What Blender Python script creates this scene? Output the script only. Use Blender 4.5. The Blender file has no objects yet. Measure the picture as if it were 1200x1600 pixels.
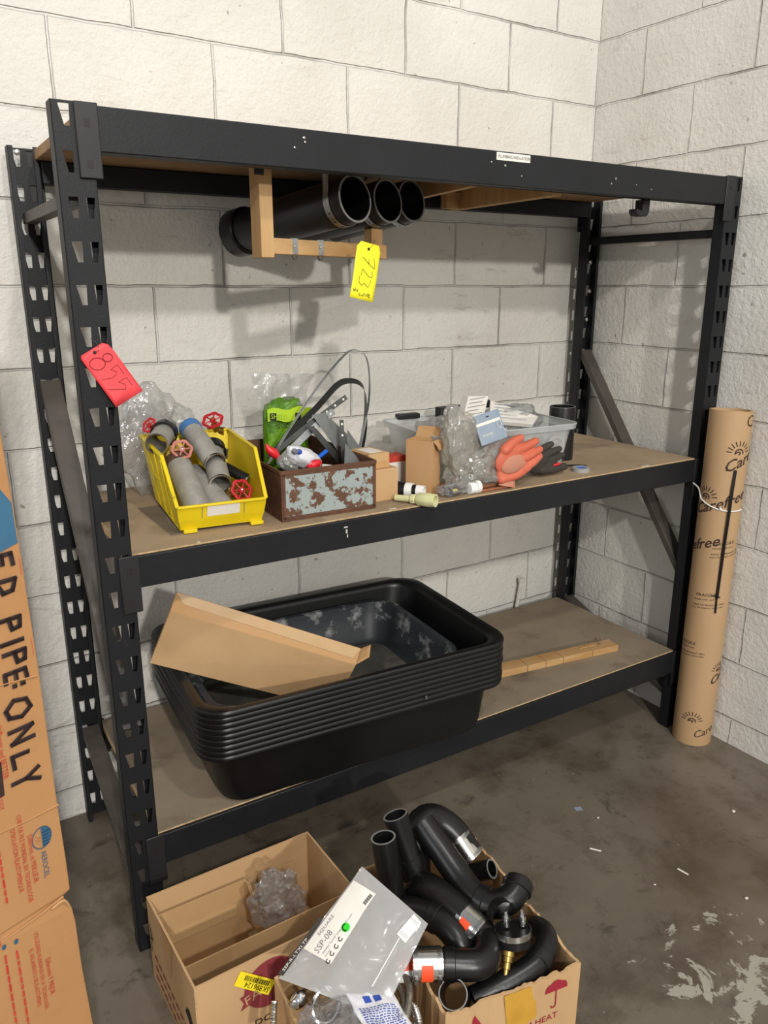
import bpy, bmesh, math, random
from mathutils import Vector, Matrix, noise, Euler
from math import sin, cos, pi, radians as RD
S = bpy.context.scene
COL = S.collection
V = Vector
S.view_settings.view_transform = 'Standard'; S.view_settings.look = 'None'
S.view_settings.gamma = 1; S.view_settings.exposure = -0.06
S.view_settings.use_curve_mapping = False

# ---------------------------------------------------------------- materials
def lin(c):
    return tuple((x/255/12.92 if x/255 <= .04045 else ((x/255+.055)/1.055)**2.4) for x in c)+(1,)
MATS = {}
def mat(name, c, rough=.6, metal=0, c2=None, nscale=20, namt=.5, bump=0, bscale=60, spec=.5, detail=6, c3=None, s3=4, a3=(.5,.62), stretch=(1,1,1), coat=0, bd=.002, trans=0, ior=1.45, alpha=1):
    m = bpy.data.materials.new(name); m.use_nodes = True; MATS[name] = m
    nt = m.node_tree; N = nt.nodes; L = nt.links; b = N['Principled BSDF']
    b.inputs['Base Color'].default_value = lin(c); b.inputs['Roughness'].default_value = rough
    b.inputs['Metallic'].default_value = metal; b.inputs['Specular IOR Level'].default_value = spec
    b.inputs['Coat Weight'].default_value = coat
    b.inputs['Transmission Weight'].default_value = trans; b.inputs['IOR'].default_value = ior
    b.inputs['Alpha'].default_value = alpha
    tc = N.new('ShaderNodeTexCoord'); mp = N.new('ShaderNodeMapping'); mp.inputs['Scale'].default_value = stretch
    L.new(tc.outputs['Object'], mp.inputs[0]); vec = mp.outputs[0]
    out = None
    if c2:
        n = N.new('ShaderNodeTexNoise'); n.inputs['Scale'].default_value = nscale; n.inputs['Detail'].default_value = detail
        n.inputs['Roughness'].default_value = .6
        L.new(vec, n.inputs['Vector'])
        r = N.new('ShaderNodeMapRange'); r.inputs[1].default_value = .5-.5*(1-namt)*.6-.02; r.inputs[2].default_value = .5+.5*(1-namt)*.6+.02
        L.new(n.outputs['Fac'], r.inputs[0])
        mx = N.new('ShaderNodeMix'); mx.data_type = 'RGBA'; mx.inputs[6].default_value = lin(c); mx.inputs[7].default_value = lin(c2)
        L.new(r.outputs[0], mx.inputs[0]); out = mx.outputs[2]
    if c3:
        n = N.new('ShaderNodeTexNoise'); n.inputs['Scale'].default_value = s3; n.inputs['Detail'].default_value = 10
        n.inputs['Roughness'].default_value = .68
        L.new(vec, n.inputs['Vector'])
        r = N.new('ShaderNodeMapRange'); r.inputs[1].default_value = a3[0]; r.inputs[2].default_value = a3[1]
        L.new(n.outputs['Fac'], r.inputs[0])
        mx = N.new('ShaderNodeMix'); mx.data_type = 'RGBA'; mx.inputs[7].default_value = lin(c3)
        if out: L.new(out, mx.inputs[6])
        else: mx.inputs[6].default_value = lin(c)
        L.new(r.outputs[0], mx.inputs[0]); out = mx.outputs[2]
    if out: L.new(out, b.inputs['Base Color'])
    if bump:
        n = N.new('ShaderNodeTexNoise'); n.inputs['Scale'].default_value = bscale; n.inputs['Detail'].default_value = 5
        L.new(vec, n.inputs['Vector'])
        bp = N.new('ShaderNodeBump'); bp.inputs['Strength'].default_value = bump; bp.inputs['Distance'].default_value = bd
        L.new(n.outputs['Fac'], bp.inputs['Height']); L.new(bp.outputs[0], b.inputs['Normal'])
    return m

def film(name, tint=(235, 235, 235), lo=.06, hi=.6, rough=.12, bump=.5, bscale=35, haze=0.):
    m = bpy.data.materials.new(name); m.use_nodes = True; MATS[name] = m
    nt = m.node_tree; N = nt.nodes; L = nt.links; N.remove(N['Principled BSDF']); o = N['Material Output']
    t = N.new('ShaderNodeBsdfTransparent'); t.inputs[0].default_value = lin(tint)
    g = N.new('ShaderNodeBsdfGlossy'); g.inputs['Roughness'].default_value = rough; g.inputs['Color'].default_value = (.9, .9, .9, 1)
    d = N.new('ShaderNodeBsdfDiffuse'); d.inputs[0].default_value = lin(tint)
    tc = N.new('ShaderNodeTexCoord'); n = N.new('ShaderNodeTexNoise'); n.inputs['Scale'].default_value = bscale; n.inputs['Detail'].default_value = 3
    n.inputs['Distortion'].default_value = 1.5
    L.new(tc.outputs['Object'], n.inputs['Vector'])
    b = N.new('ShaderNodeBump'); b.inputs['Strength'].default_value = bump; b.inputs['Distance'].default_value = .01
    L.new(n.outputs['Fac'], b.inputs['Height']); L.new(b.outputs[0], g.inputs['Normal'])
    lw = N.new('ShaderNodeLayerWeight'); lw.inputs['Blend'].default_value = .35; L.new(b.outputs[0], lw.inputs['Normal'])
    mr = N.new('ShaderNodeMapRange'); mr.inputs[3].default_value = lo; mr.inputs[4].default_value = hi
    L.new(lw.outputs['Facing'], mr.inputs[0])
    m0 = N.new('ShaderNodeMixShader'); m0.inputs[0].default_value = haze; L.new(t.outputs[0], m0.inputs[1]); L.new(d.outputs[0], m0.inputs[2])
    m1 = N.new('ShaderNodeMixShader'); L.new(mr.outputs[0], m1.inputs[0]); L.new(m0.outputs[0], m1.inputs[1]); L.new(g.outputs[0], m1.inputs[2])
    L.new(m1.outputs[0], o.inputs[0])
    return m

def block_material(name, axis, shift, zshift):
    """painted concrete block: running bond joints as relief, rough face, scuffs and grime along joints"""
    m = bpy.data.materials.new(name); m.use_nodes = True; MATS[name] = m
    nt = m.node_tree; N = nt.nodes; L = nt.links; b = N['Principled BSDF']
    b.inputs['Roughness'].default_value = .5; b.inputs['Specular IOR Level'].default_value = .35
    tc = N.new('ShaderNodeTexCoord'); sp = N.new('ShaderNodeSeparateXYZ'); L.new(tc.outputs['Object'], sp.inputs[0])
    def math_(op, a, bb=None):
        n = N.new('ShaderNodeMath'); n.operation = op
        for i, x in enumerate([a, bb]):
            if x is None: continue
            if isinstance(x, (int, float)): n.inputs[i].default_value = x
            else: L.new(x, n.inputs[i])
        return n.outputs[0]
    # wobble
    nz = N.new('ShaderNodeTexNoise'); nz.inputs['Scale'].default_value = 9; nz.inputs['Detail'].default_value = 4; L.new(tc.outputs['Object'], nz.inputs['Vector'])
    wob = math_('MULTIPLY', math_('SUBTRACT', nz.outputs['Fac'], .5), .012)
    h = math_('ADD', math_('ADD', sp.outputs[axis], shift), wob)
    z = math_('ADD', math_('ADD', sp.outputs['Z'], zshift), wob)
    cb = N.new('ShaderNodeCombineXYZ'); L.new(h, cb.inputs[0]); L.new(z, cb.inputs[1])
    def brick(ms, sm):
        k = N.new('ShaderNodeTexBrick'); k.offset = .5; k.inputs['Scale'].default_value = 1
        k.inputs['Brick Width'].default_value = .4064; k.inputs['Row Height'].default_value = .2032
        k.inputs['Mortar Size'].default_value = ms; k.inputs['Mortar Smooth'].default_value = sm
        k.inputs['Color1'].default_value = (0, 0, 0, 1); k.inputs['Color2'].default_value = (1, 1, 1, 1); k.inputs['Bias'].default_value = 0
        L.new(cb.outputs[0], k.inputs['Vector']); return k
    k1 = brick(.0042, .6); k2 = brick(.016, 1.)
    joint = k1.outputs['Fac']; halo = k2.outputs['Fac']
    def noise_(sc, det=8, rough=.6, dist=0, vec=None):
        n = N.new('ShaderNodeTexNoise'); n.inputs['Scale'].default_value = sc; n.inputs['Detail'].default_value = det
        n.inputs['Roughness'].default_value = rough; n.inputs['Distortion'].default_value = dist
        L.new(vec or tc.outputs['Object'], n.inputs['Vector']); return n.outputs['Fac']
    def ramp(x, a, c, lo=0, hi=1):
        r = N.new('ShaderNodeMapRange'); r.inputs[1].default_value = a; r.inputs[2].default_value = c
        r.inputs[3].default_value = lo; r.inputs[4].default_value = hi; L.new(x, r.inputs[0]); return r.outputs[0]
    def mix(f, a, c):
        x = N.new('ShaderNodeMix'); x.data_type = 'RGBA'
        if isinstance(f, (int, float)): x.inputs[0].default_value = f
        else: L.new(f, x.inputs[0])
        for i, y in ((6, a), (7, c)):
            if isinstance(y, tuple): x.inputs[i].default_value = y
            else: L.new(y, x.inputs[i])
        return x.outputs[2]
    col = mix(ramp(noise_(1.6, 5), .35, .65), lin((220, 218, 211)), lin((203, 200, 192)))
    # per block variation
    pv = N.new('ShaderNodeRGBToBW'); L.new(k1.outputs['Color'], pv.inputs[0])
    col = mix(math_('MULTIPLY', pv.outputs[0], .18), col, lin((196, 191, 180)))
    # grime near joints, patchy
    g1 = math_('MULTIPLY', halo, ramp(noise_(5, 6, .7), .52, .72))
    col = mix(math_('MULTIPLY', g1, .42), col, lin((130, 122, 108)))
    g2 = math_('MULTIPLY', joint, ramp(noise_(3.1, 5, .6), .44, .62))
    col = mix(math_('MULTIPLY', g2, .55), col, lin((92, 84, 72)))
    # scuffs: horizontal smears
    mp = N.new('ShaderNodeMapping'); mp.inputs['Scale'].default_value = (2.2, 2.2, 9); L.new(tc.outputs['Object'], mp.inputs[0])
    s = math_('MULTIPLY', ramp(noise_(2.2, 9, .72, .6, mp.outputs[0]), .56, .72), ramp(noise_(1.3, 2), .44, .6))
    col = mix(math_('MULTIPLY', s, .6), col, lin((128, 120, 106)))
    # little chips
    ch = ramp(noise_(42, 3, .5), .70, .73)
    col = mix(math_('MULTIPLY', ch, .6), col, lin((96, 88, 76)))
    L.new(col, b.inputs['Base Color'])
    # relief
    rough_h = math_('ADD', math_('MULTIPLY', noise_(60, 8, .68), .0030), math_('MULTIPLY', noise_(15, 4, .5), .002))
    drips = math_('MULTIPLY', ramp(noise_(26, 2, .5, 1.5), .55, .75), .0004)
    jh = math_('MULTIPLY', joint, -.0036)
    hh = math_('ADD', math_('ADD', rough_h, jh), drips)
    bp = N.new('ShaderNodeBump'); bp.inputs['Strength'].default_value = 1.0; bp.inputs['Distance'].default_value = 1.35
    L.new(hh, bp.inputs['Height']); L.new(bp.outputs[0], b.inputs['Normal'])
    return m

mat('rack_black', (22, 23, 26), .5, c2=(28, 29, 32), nscale=6, bump=.15, bscale=220, spec=.35, c3=(60, 57, 53), s3=11, a3=(.66, .78))
mat('strut_grey', (74, 68, 62), .5, .0, c2=(60, 54, 49), nscale=8, c3=(44, 40, 38), s3=5, a3=(.55, .7))
mat('plate_black', (27, 27, 29), .5, c2=(33, 33, 35), nscale=9)
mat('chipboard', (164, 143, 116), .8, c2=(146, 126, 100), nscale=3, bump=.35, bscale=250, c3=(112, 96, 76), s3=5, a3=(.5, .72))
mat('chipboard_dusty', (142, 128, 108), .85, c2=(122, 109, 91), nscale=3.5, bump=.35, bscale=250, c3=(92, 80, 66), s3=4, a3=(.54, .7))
mat('chipboard_edge', (196, 170, 128), .85, c2=(160, 132, 94), nscale=90)
mat('deck_underside', (160, 128, 92), .75, c2=(140, 108, 74), nscale=2.5, stretch=(1, 8, 8), bump=.2, bscale=200)
mat('pine', (190, 156, 110), .65, c2=(172, 130, 80), nscale=5, stretch=(6, 6, .6), bump=.15, bscale=120)
mat('pine_x', (192, 158, 112), .65, c2=(168, 126, 76), nscale=5, stretch=(.6, 6, 6), bump=.15, bscale=120)
mat('screw_zinc', (190, 188, 182), .3, 1)
mat('zinc', (172, 174, 174), .33, 1, c2=(130, 132, 132), nscale=25)
mat('bright_steel', (216, 214, 208), .22, 1, c2=(180, 178, 172), nscale=12)
mat('strap_steel', (182, 186, 188), .42, .6, c2=(128, 132, 134), nscale=12)
mat('dark_strap', (78, 80, 80), .4, .8, c2=(98, 100, 98), nscale=14)
mat('galv_pipe', (168, 165, 158), .5, .3, c2=(140, 137, 130), nscale=18, c3=(84, 72, 58), s3=14, a3=(.6, .75), bump=.3, bscale=90)
mat('rusty_thread', (104, 78, 56), .7, .3, c2=(78, 60, 46), nscale=60, bump=.6, bscale=160)
mat('blue_collar', (72, 122, 178), .45, c2=(58, 100, 150), nscale=30)
mat('valve_red', (190, 30, 42), .4, c2=(158, 22, 34), nscale=40)
mat('valve_pink', (196, 128, 116), .6, c2=(160, 92, 82), nscale=40)
mat('brass', (176, 146, 84), .35, .9, c2=(140, 112, 60), nscale=40)
mat('rubber_black', (14, 14, 15), .33, c2=(20, 20, 20), nscale=10, spec=.5, bump=.12, bscale=90)
mat('rubber_rim', (120, 120, 117), .55)
mat('abs_black', (17, 17, 18), .35, c2=(28, 28, 28), nscale=5, spec=.5)
mat('tub_black', (12, 13, 14), .38, c2=(18, 19, 20), nscale=7, spec=.5, bump=.1, bscale=60)
mat('tub_used', (30, 33, 38), .5, c2=(46, 50, 55), nscale=6, c3=(140, 143, 142), s3=15, a3=(.53, .66), bump=.3, bscale=50)
mat('tub_floor', (78, 76, 68), .75, c2=(60, 60, 56), nscale=8, c3=(110, 108, 98), s3=6, a3=(.55, .7), bump=.3, bscale=70)
mat('bin_yellow', (224, 200, 24), .38, c2=(210, 184, 18), nscale=6, c3=(130, 108, 30), s3=12, a3=(.64, .74))
mat('white_card', (226, 222, 214), .7, c2=(214, 210, 200), nscale=15)
mat('white_gloss', (226, 226, 222), .35)
mat('cardboard', (190, 152, 110), .8, c2=(184, 142, 94), nscale=4, bump=.12, bscale=90)
mat('cardboard_light', (192, 158, 116), .8, c2=(182, 146, 104), nscale=3.5, bump=.12, bscale=90, c3=(168, 132, 92), s3=3, a3=(.6, .75))
mat('cardboard_inner', (186, 152, 108), .85, c2=(170, 134, 92), nscale=4, bump=.1, bscale=90)
mat('cardboard_orange', (180, 134, 88), .75, c2=(172, 126, 80), nscale=2.5, bump=.12, bscale=60, c3=(158, 110, 68), s3=2.2, a3=(.5, .7))
mat('torn_edge', (204, 178, 138), .9, c2=(160, 128, 88), nscale=120, bump=.6, bscale=300)
mat('kraft_tube', (180, 148, 110), .6, c2=(170, 138, 100), nscale=3, stretch=(1, 1, .4))
mat('kraft_inner', (120, 92, 64), .8)
mat('packing_tape', (204, 156, 62), .3, c2=(190, 142, 52), nscale=20)
mat('clear_tape', (190, 158, 116), .42, c2=(186, 152, 106), nscale=20)
mat('ink_black', (26, 22, 22), .6)
mat('ink_marker', (46, 36, 38), .5, c2=(64, 48, 46), nscale=30)
mat('ink_pen', (110, 92, 24), .6)
mat('ink_pen_red', (120, 20, 30), .6)
mat('ink_red', (178, 48, 38), .7, c2=(196, 72, 52), nscale=60)
mat('ink_crimson', (150, 34, 50), .7)
mat('ink_maroon', (134, 52, 56), .7)
mat('ink_brown', (58, 38, 32), .7)
mat('ink_blue', (50, 88, 120), .7)
mat('print_blue', (58, 104, 134), .7, c2=(50, 92, 120), nscale=8)
mat('ink_grey', (120, 120, 124), .7)
mat('tag_red', (240, 78, 84), .6, c2=(232, 70, 76), nscale=10)
mat('tag_yellow', (244, 232, 40), .6)
mat('sticker_yellow', (246, 226, 40), .5)
mat('rust', (104, 70, 50), .8, .1, c2=(84, 58, 44), nscale=30, c3=(134, 92, 62), s3=22, a3=(.6, .75), bump=.5, bscale=120)
mat('rust_paint', (104, 72, 52), .7, .1, c2=(86, 60, 46), nscale=40, c3=(150, 160, 158), s3=34, a3=(.465, .49), bump=.5, bscale=90)
mat('box_inside', (62, 56, 50), .8, c2=(46, 42, 38), nscale=20)
mat('sheet_metal', (150, 154, 154), .45, .6, c2=(122, 126, 124), nscale=8)
mat('dull_plate', (118, 106, 92), .7, c2=(100, 88, 76), nscale=8)
mat('green_bag', (104, 152, 30), .35, c2=(52, 92, 20), nscale=9, bump=.8, bscale=22, bd=.006, c3=(132, 176, 46), s3=7, a3=(.52, .62))
mat('lime', (176, 206, 44), .4, c2=(150, 186, 40), nscale=12, bump=.6, bscale=25, bd=.005)
mat('wrapper_white', (220, 220, 222), .35, c2=(196, 198, 204), nscale=30, bump=.6, bscale=40, bd=.004)
mat('wrapper_blue', (48, 74, 160), .4)
mat('cap_red', (206, 34, 44), .35)
mat('bright_blue', (30, 96, 200), .4)
mat('glove_orange', (198, 104, 78), .6, c2=(190, 92, 68), nscale=22, c3=(168, 112, 92), s3=9, a3=(.56, .68), bump=.3, bscale=120)
mat('glove_dust', (176, 128, 108), .8, c2=(190, 118, 92), nscale=14, bump=.3, bscale=120)
mat('glove_black', (48, 44, 40), .75, c2=(58, 52, 46), nscale=30, bump=.4, bscale=200)
mat('header_blue', (154, 164, 174), .35, c2=(112, 132, 156), nscale=6)
mat('pale_green', (206, 206, 156), .45)
mat('leather', (150, 92, 60), .55, c2=(128, 74, 48), nscale=30)
mat('tape_grey', (150, 150, 146), .5)
mat('label_orange', (232, 78, 38), .5)
mat('label_green', (40, 206, 40), .5)
mat('braided_steel', (176, 172, 160), .35, .8, c2=(120, 116, 106), nscale=260, bump=.8, bscale=300, bd=.001)
mat('chrome', (224, 226, 228), .1, 1)
mat('white_paint', (214, 210, 200), .5, c2=(190, 184, 172), nscale=30)
mat('nail_steel', (120, 108, 92), .45, .7)
mat('green_tag', (150, 168, 84), .5)
mat('kraft_grey', (150, 138, 120), .8)
film('clear_film', lo=.05, hi=.7, bump=.7, bscale=30, haze=.1)
film('hazy_film', tint=(225, 226, 224), lo=.06, hi=.5, bump=.6, bscale=18, haze=.22, rough=.2)
film('hazy_bag', tint=(205, 205, 203), lo=.05, hi=.35, bump=.5, bscale=11, haze=.5, rough=.16)
film('milky_film', tint=(226, 224, 216), lo=.04, hi=.45, bump=.8, bscale=22, haze=.2, rough=.18)
film('tote_plastic', tint=(236, 238, 238), lo=.04, hi=.4, bump=.05, bscale=10, haze=.26, rough=.18)

# ---------------------------------------------------------------- mesh helpers
def bmat(o):
    m = Matrix.LocRotScale(o.location, o.rotation_euler, o.scale)
    return (bmat(o.parent) @ m) if o.parent else m

def frame(z, x=None):
    z = V(z).normalized(); x = V(x) if x is not None else V((1, 0, 0))
    if abs(z.dot(x.normalized())) > .98: x = V((0, 1, 0))
    y = z.cross(x).normalized(); x = y.cross(z).normalized()
    return Matrix((x, y, z)).transposed().to_4x4()

def TR(loc, rot=(0, 0, 0)):
    return Matrix.Translation(V(loc)) @ Euler(rot).to_matrix().to_4x4()

class MB:
    def __init__(s): s.v = []; s.f = []; s.m = []
    def add(s, vs, fs, mi=0, T=None):
        n = len(s.v)
        s.v += [(T @ V(p)) if T is not None else V(p) for p in vs]
        s.f += [tuple(i+n for i in f) for f in fs]; s.m += [mi]*len(fs); return s
    def box(s, lo, hi, mi=0, T=None):
        x0, y0, z0 = lo; x1, y1, z1 = hi
        vs = [(x0, y0, z0), (x1, y0, z0), (x1, y1, z0), (x0, y1, z0), (x0, y0, z1), (x1, y0, z1), (x1, y1, z1), (x0, y1, z1)]
        return s.add(vs, [(0, 3, 2, 1), (4, 5, 6, 7), (0, 1, 5, 4), (1, 2, 6, 5), (2, 3, 7, 6), (3, 0, 4, 7)], mi, T)
    def bar(s, a, b, w, h, mi=0, up=(0, 0, 1)):
        a, b = V(a), V(b); z = (b-a); L = z.length; z.normalize(); x = V(up).cross(z)
        if x.length < 1e-4: x = V((1, 0, 0))
        x.normalize(); y = z.cross(x)
        M = Matrix((x, y, z)).transposed().to_4x4(); M.translation = a
        return s.box((-w/2, -h/2, 0), (w/2, h/2, L), mi, M)
    def poly(s, pts, n, t, mi=0):
        """extrude a planar polygon pts (3D) by -n*t"""
        n = V(n).normalized()*t; k = len(pts); vs = [V(p) for p in pts]+[V(p)-n for p in pts]
        fs = [tuple(range(k)), tuple(range(2*k-1, k-1, -1))]+[((i+1) % k, i, i+k, (i+1) % k+k) for i in range(k)]
        return s.add(vs, fs, mi)
    def loft(s, rings, close=True, c0=False, c1=False, mi=0, T=None):
        k = len(rings[0]); vs = [p for r in rings for p in r]; fs = []
        for i in range(len(rings)-1):
            for j in range(k if close else k-1):
                a = i*k+j; b = i*k+(j+1) % k; fs.append((a, b, b+k, a+k))
        if c0: fs.append(tuple(range(k-1, -1, -1)))
        if c1: fs.append(tuple(range((len(rings)-1)*k, len(rings)*k)))
        return s.add(vs, fs, mi, T)
    def tube(s, path, r, seg=16, thick=0, caps=True, mi=0, squash=None):
        P = [V(p) for p in path]; n = len(P)
        R = r if isinstance(r, (list, tuple)) else [r]*n
        tg = [(P[min(i+1, n-1)]-P[max(i-1, 0)]).normalized() for i in range(n)]
        x = V((0, 0, 1)) if abs(tg[0].z) < .9 else V((1, 0, 0))
        rings = []; inner = []
        for i in range(n):
            x = (x-tg[i]*x.dot(tg[i])).normalized(); y = tg[i].cross(x)
            a, b = (squash if squash else (1, 1))
            rings.append([P[i]+(x*cos(2*pi*j/seg)*a+y*sin(2*pi*j/seg)*b)*R[i] for j in range(seg)])
            if thick: inner.append([P[i]+(x*cos(2*pi*j/seg)*a+y*sin(2*pi*j/seg)*b)*(R[i]-thick) for j in range(seg)])
        if thick:
            return s.loft(rings+inner[::-1]+[rings[0]], mi=mi)
        return s.loft(rings, c0=caps, c1=caps, mi=mi)
    def lathe(s, prof, seg=24, T=None, mi=0, c0=False, c1=False):
        rings = [[V((r*cos(2*pi*j/seg), r*sin(2*pi*j/seg), z)) for j in range(seg)] for r, z in prof]
        return s.loft(rings, c0=c0, c1=c1, mi=mi, T=T)
    def build(s, name, mats, parent=None, label=None, bevel=0, smooth=35, subsurf=0, cat=None, group=None, kind=None, base=None, solid=0):
        if not isinstance(mats, (list, tuple)): mats = [mats]
        me = bpy.data.meshes.new(name)
        if parent is not None: inv = bmat(parent).inverted(); off = None
        else:
            if base is None:
                xs = [p.x for p in s.v]; ys = [p.y for p in s.v]; zs = [p.z for p in s.v]
                base = V(((min(xs)+max(xs))/2, (min(ys)+max(ys))/2, min(zs)))
            off = V(base); inv = Matrix.Translation(-off)
        me.from_pydata([tuple(inv @ p) for p in s.v], [], s.f)
        for mm in mats: me.materials.append(MATS[mm])
        me.polygons.foreach_set('material_index', s.m)
        me.validate(); me.update()
        bm = bmesh.new(); bm.from_mesh(me); bmesh.ops.remove_doubles(bm, verts=bm.verts, dist=1e-6); bmesh.ops.recalc_face_normals(bm, faces=bm.faces); bm.to_mesh(me); bm.free()
        if smooth:
            me.polygons.foreach_set('use_smooth', [True]*len(me.polygons)); me.set_sharp_from_angle(angle=RD(smooth))
        o = bpy.data.objects.new(name, me); COL.objects.link(o)
        if parent is not None: o.parent = parent
        else: o.location = off
        if bevel:
            b = o.modifiers.new('bevel', 'BEVEL'); b.width = bevel; b.segments = 2; b.limit_method = 'ANGLE'; b.angle_limit = RD(40)
        if subsurf:
            b = o.modifiers.new('subsurf', 'SUBSURF'); b.levels = subsurf; b.render_levels = subsurf
        if label: o['label'] = label
        if cat: o['category'] = cat
        if group: o['group'] = group
        if kind: o['kind'] = kind
        return o

def thing(name, label, cat, loc=(0, 0, 0), rz=0, group=None):
    o = bpy.data.objects.new(name, None); COL.objects.link(o); o.location = loc; o.rotation_euler = (0, 0, rz)
    o.empty_display_size = .05; o['label'] = label; o['category'] = cat
    if group: o['group'] = group
    return o

def rrect(w, d, r, z, n=6, cx=0, cy=0):
    pts = []
    for sx, sy, a0 in ((1, 1, 0), (-1, 1, pi/2), (-1, -1, pi), (1, -1, 3*pi/2)):
        for i in range(n+1):
            a = a0+pi/2*i/n; pts.append(V((cx+sx*(w/2-r)+r*cos(a), cy+sy*(d/2-r)+r*sin(a), z)))
    return pts

def arc(c, u, v, r, a0, a1, n=10):
    c, u, v = V(c), V(u).normalized(), V(v).normalized()
    return [c+(u*cos(RD(a0+(a1-a0)*i/n))+v*sin(RD(a0+(a1-a0)*i/n)))*r for i in range(n+1)]

def smoothpath(pts, n=6):
    """Catmull-Rom through pts"""
    P = [V(p) for p in pts]; P = [P[0]*2-P[1]]+P+[P[-1]*2-P[-2]]; out = []
    for i in range(1, len(P)-2):
        for k in range(n):
            t = k/n; a, b, c, d = P[i-1:i+3]
            out.append(.5*((2*b)+(c-a)*t+(2*a-5*b+4*c-d)*t*t+(3*b-a-3*c+d)*t**3))
    out.append(P[-2]); return out

def text_mb(mb, s, size, fn, mi=0, align='LEFT', sx=1, shear=0, sub=0):
    """flat lettering mesh; fn(u,v)->world point"""
    cu = bpy.data.curves.new('t', 'FONT'); cu.body = s; cu.size = size; cu.align_x = align; cu.shear = shear; cu.resolution_u = 2
    o = bpy.data.objects.new('t', cu); COL.objects.link(o)
    bpy.context.view_layer.update()
    me = bpy.data.meshes.new_from_object(o)
    bm = bmesh.new(); bm.from_mesh(me)
    vs = [fn(v.co.x*sx, v.co.y) for v in bm.verts]; bm.verts.index_update()
    fs = [tuple(v.index for v in f.verts) for f in bm.faces]
    bm.free(); mb.add(vs, fs, mi)
    bpy.data.objects.remove(o); bpy.data.curves.remove(cu); bpy.data.meshes.remove(me)

def strokes(mb, lines, w, fn, mi=0):
    for L in lines:
        for i in range(len(L)-1):
            a, b = V(L[i]+(0,)), V(L[i+1]+(0,)); d = b-a
            if d.length < 1e-6: continue
            d.normalize(); n = V((-d.y, d.x, 0))*w/2; a = a-d*w*.35; b = b+d*w*.35
            mb.add([fn(p.x, p.y) for p in (a-n, b-n, b+n, a+n)], [(0, 1, 2, 3)], mi)

def plane_fn(O, e, u, n, off=.0006):
    O, e, u, n = V(O), V(e).normalized(), V(u).normalized(), V(n).normalized()
    return lambda x, y: O+e*x+u*y+n*off

def crumple(mb, c, r, seed=0, amp=.35, sub=4, rot=(0, 0, 0), freq=2.2, flat=None, mi=0, jit=0, sq=1):
    bm = bmesh.new(); bmesh.ops.create_icosphere(bm, subdivisions=sub, radius=1)
    Rm = Euler(rot).to_matrix(); vs = []; rj = random.Random(seed+100)
    for v in bm.verts:
        p = v.co.copy(); q = p*freq+V((seed*7.3, seed*3.1, seed))
        k = 1+amp*(noise.noise(q)+.6*(abs(noise.noise(q*1.7))*-1.6+.3)+.14*noise.noise(q*4.1))
        if jit: k += rj.uniform(-jit, jit)
        if sq != 1: p = V([math.copysign(abs(a)**sq, a) for a in p])
        p = V((p.x*r[0], p.y*r[1], p.z*r[2]))*k; p = Rm @ p+V(c)
        if flat is not None and p.z < flat: p.z = flat+.0005*random.random()
        vs.append(p)
    mb.add(vs, [tuple(v.index for v in f.verts) for f in bm.faces], mi); bm.free()

def sheet(mb, P, nu=16, nv=16, amp=.004, seed=0, freq=20, mi=0, thick=0):
    """bilinear wrinkled sheet through 4 corners (a b c d), a-b bottom, d-c top"""
    a, b, c, d = [V(p) for p in P]; n = (b-a).cross(d-a).normalized(); vs = []
    for j in range(nv+1):
        for i in range(nu+1):
            s_, t = i/nu, j/nv; p = (a*(1-s_)+b*s_)*(1-t)+(d*(1-s_)+c*s_)*t
            p = p+n*amp*(noise.noise(p*freq+V((seed, 0, 0)))+.5*noise.noise(p*freq*2.3+V((0, seed, 0)))); vs.append(p)
    fs = [(j*(nu+1)+i, j*(nu+1)+i+1, (j+1)*(nu+1)+i+1, (j+1)*(nu+1)+i) for j in range(nv) for i in range(nu)]
    mb.add(vs, fs, mi)
    if thick:
        k = len(vs); mb.add([p-n*thick for p in vs], [f[::-1] for f in fs], mi)
# ---------------------------------------------------------------- the setting
block_material('block_back', 'X', 20*.4064, -.095+20*.2032+.2032*1)
block_material('block_right', 'Y', 20*.4064, -.095+20*.2032+.2032*2)
w = MB().box((-7, 0, -.1), (.2, .2, 5.2)); o = w.build('wall_back', 'block_back', kind='structure', smooth=0, base=(0, 0, 0))
w = MB().box((0, -9, -.1), (.2, 0, 5.2)); o = w.build('wall_right', 'block_right', kind='structure', smooth=0, base=(0, 0, 0))

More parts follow.
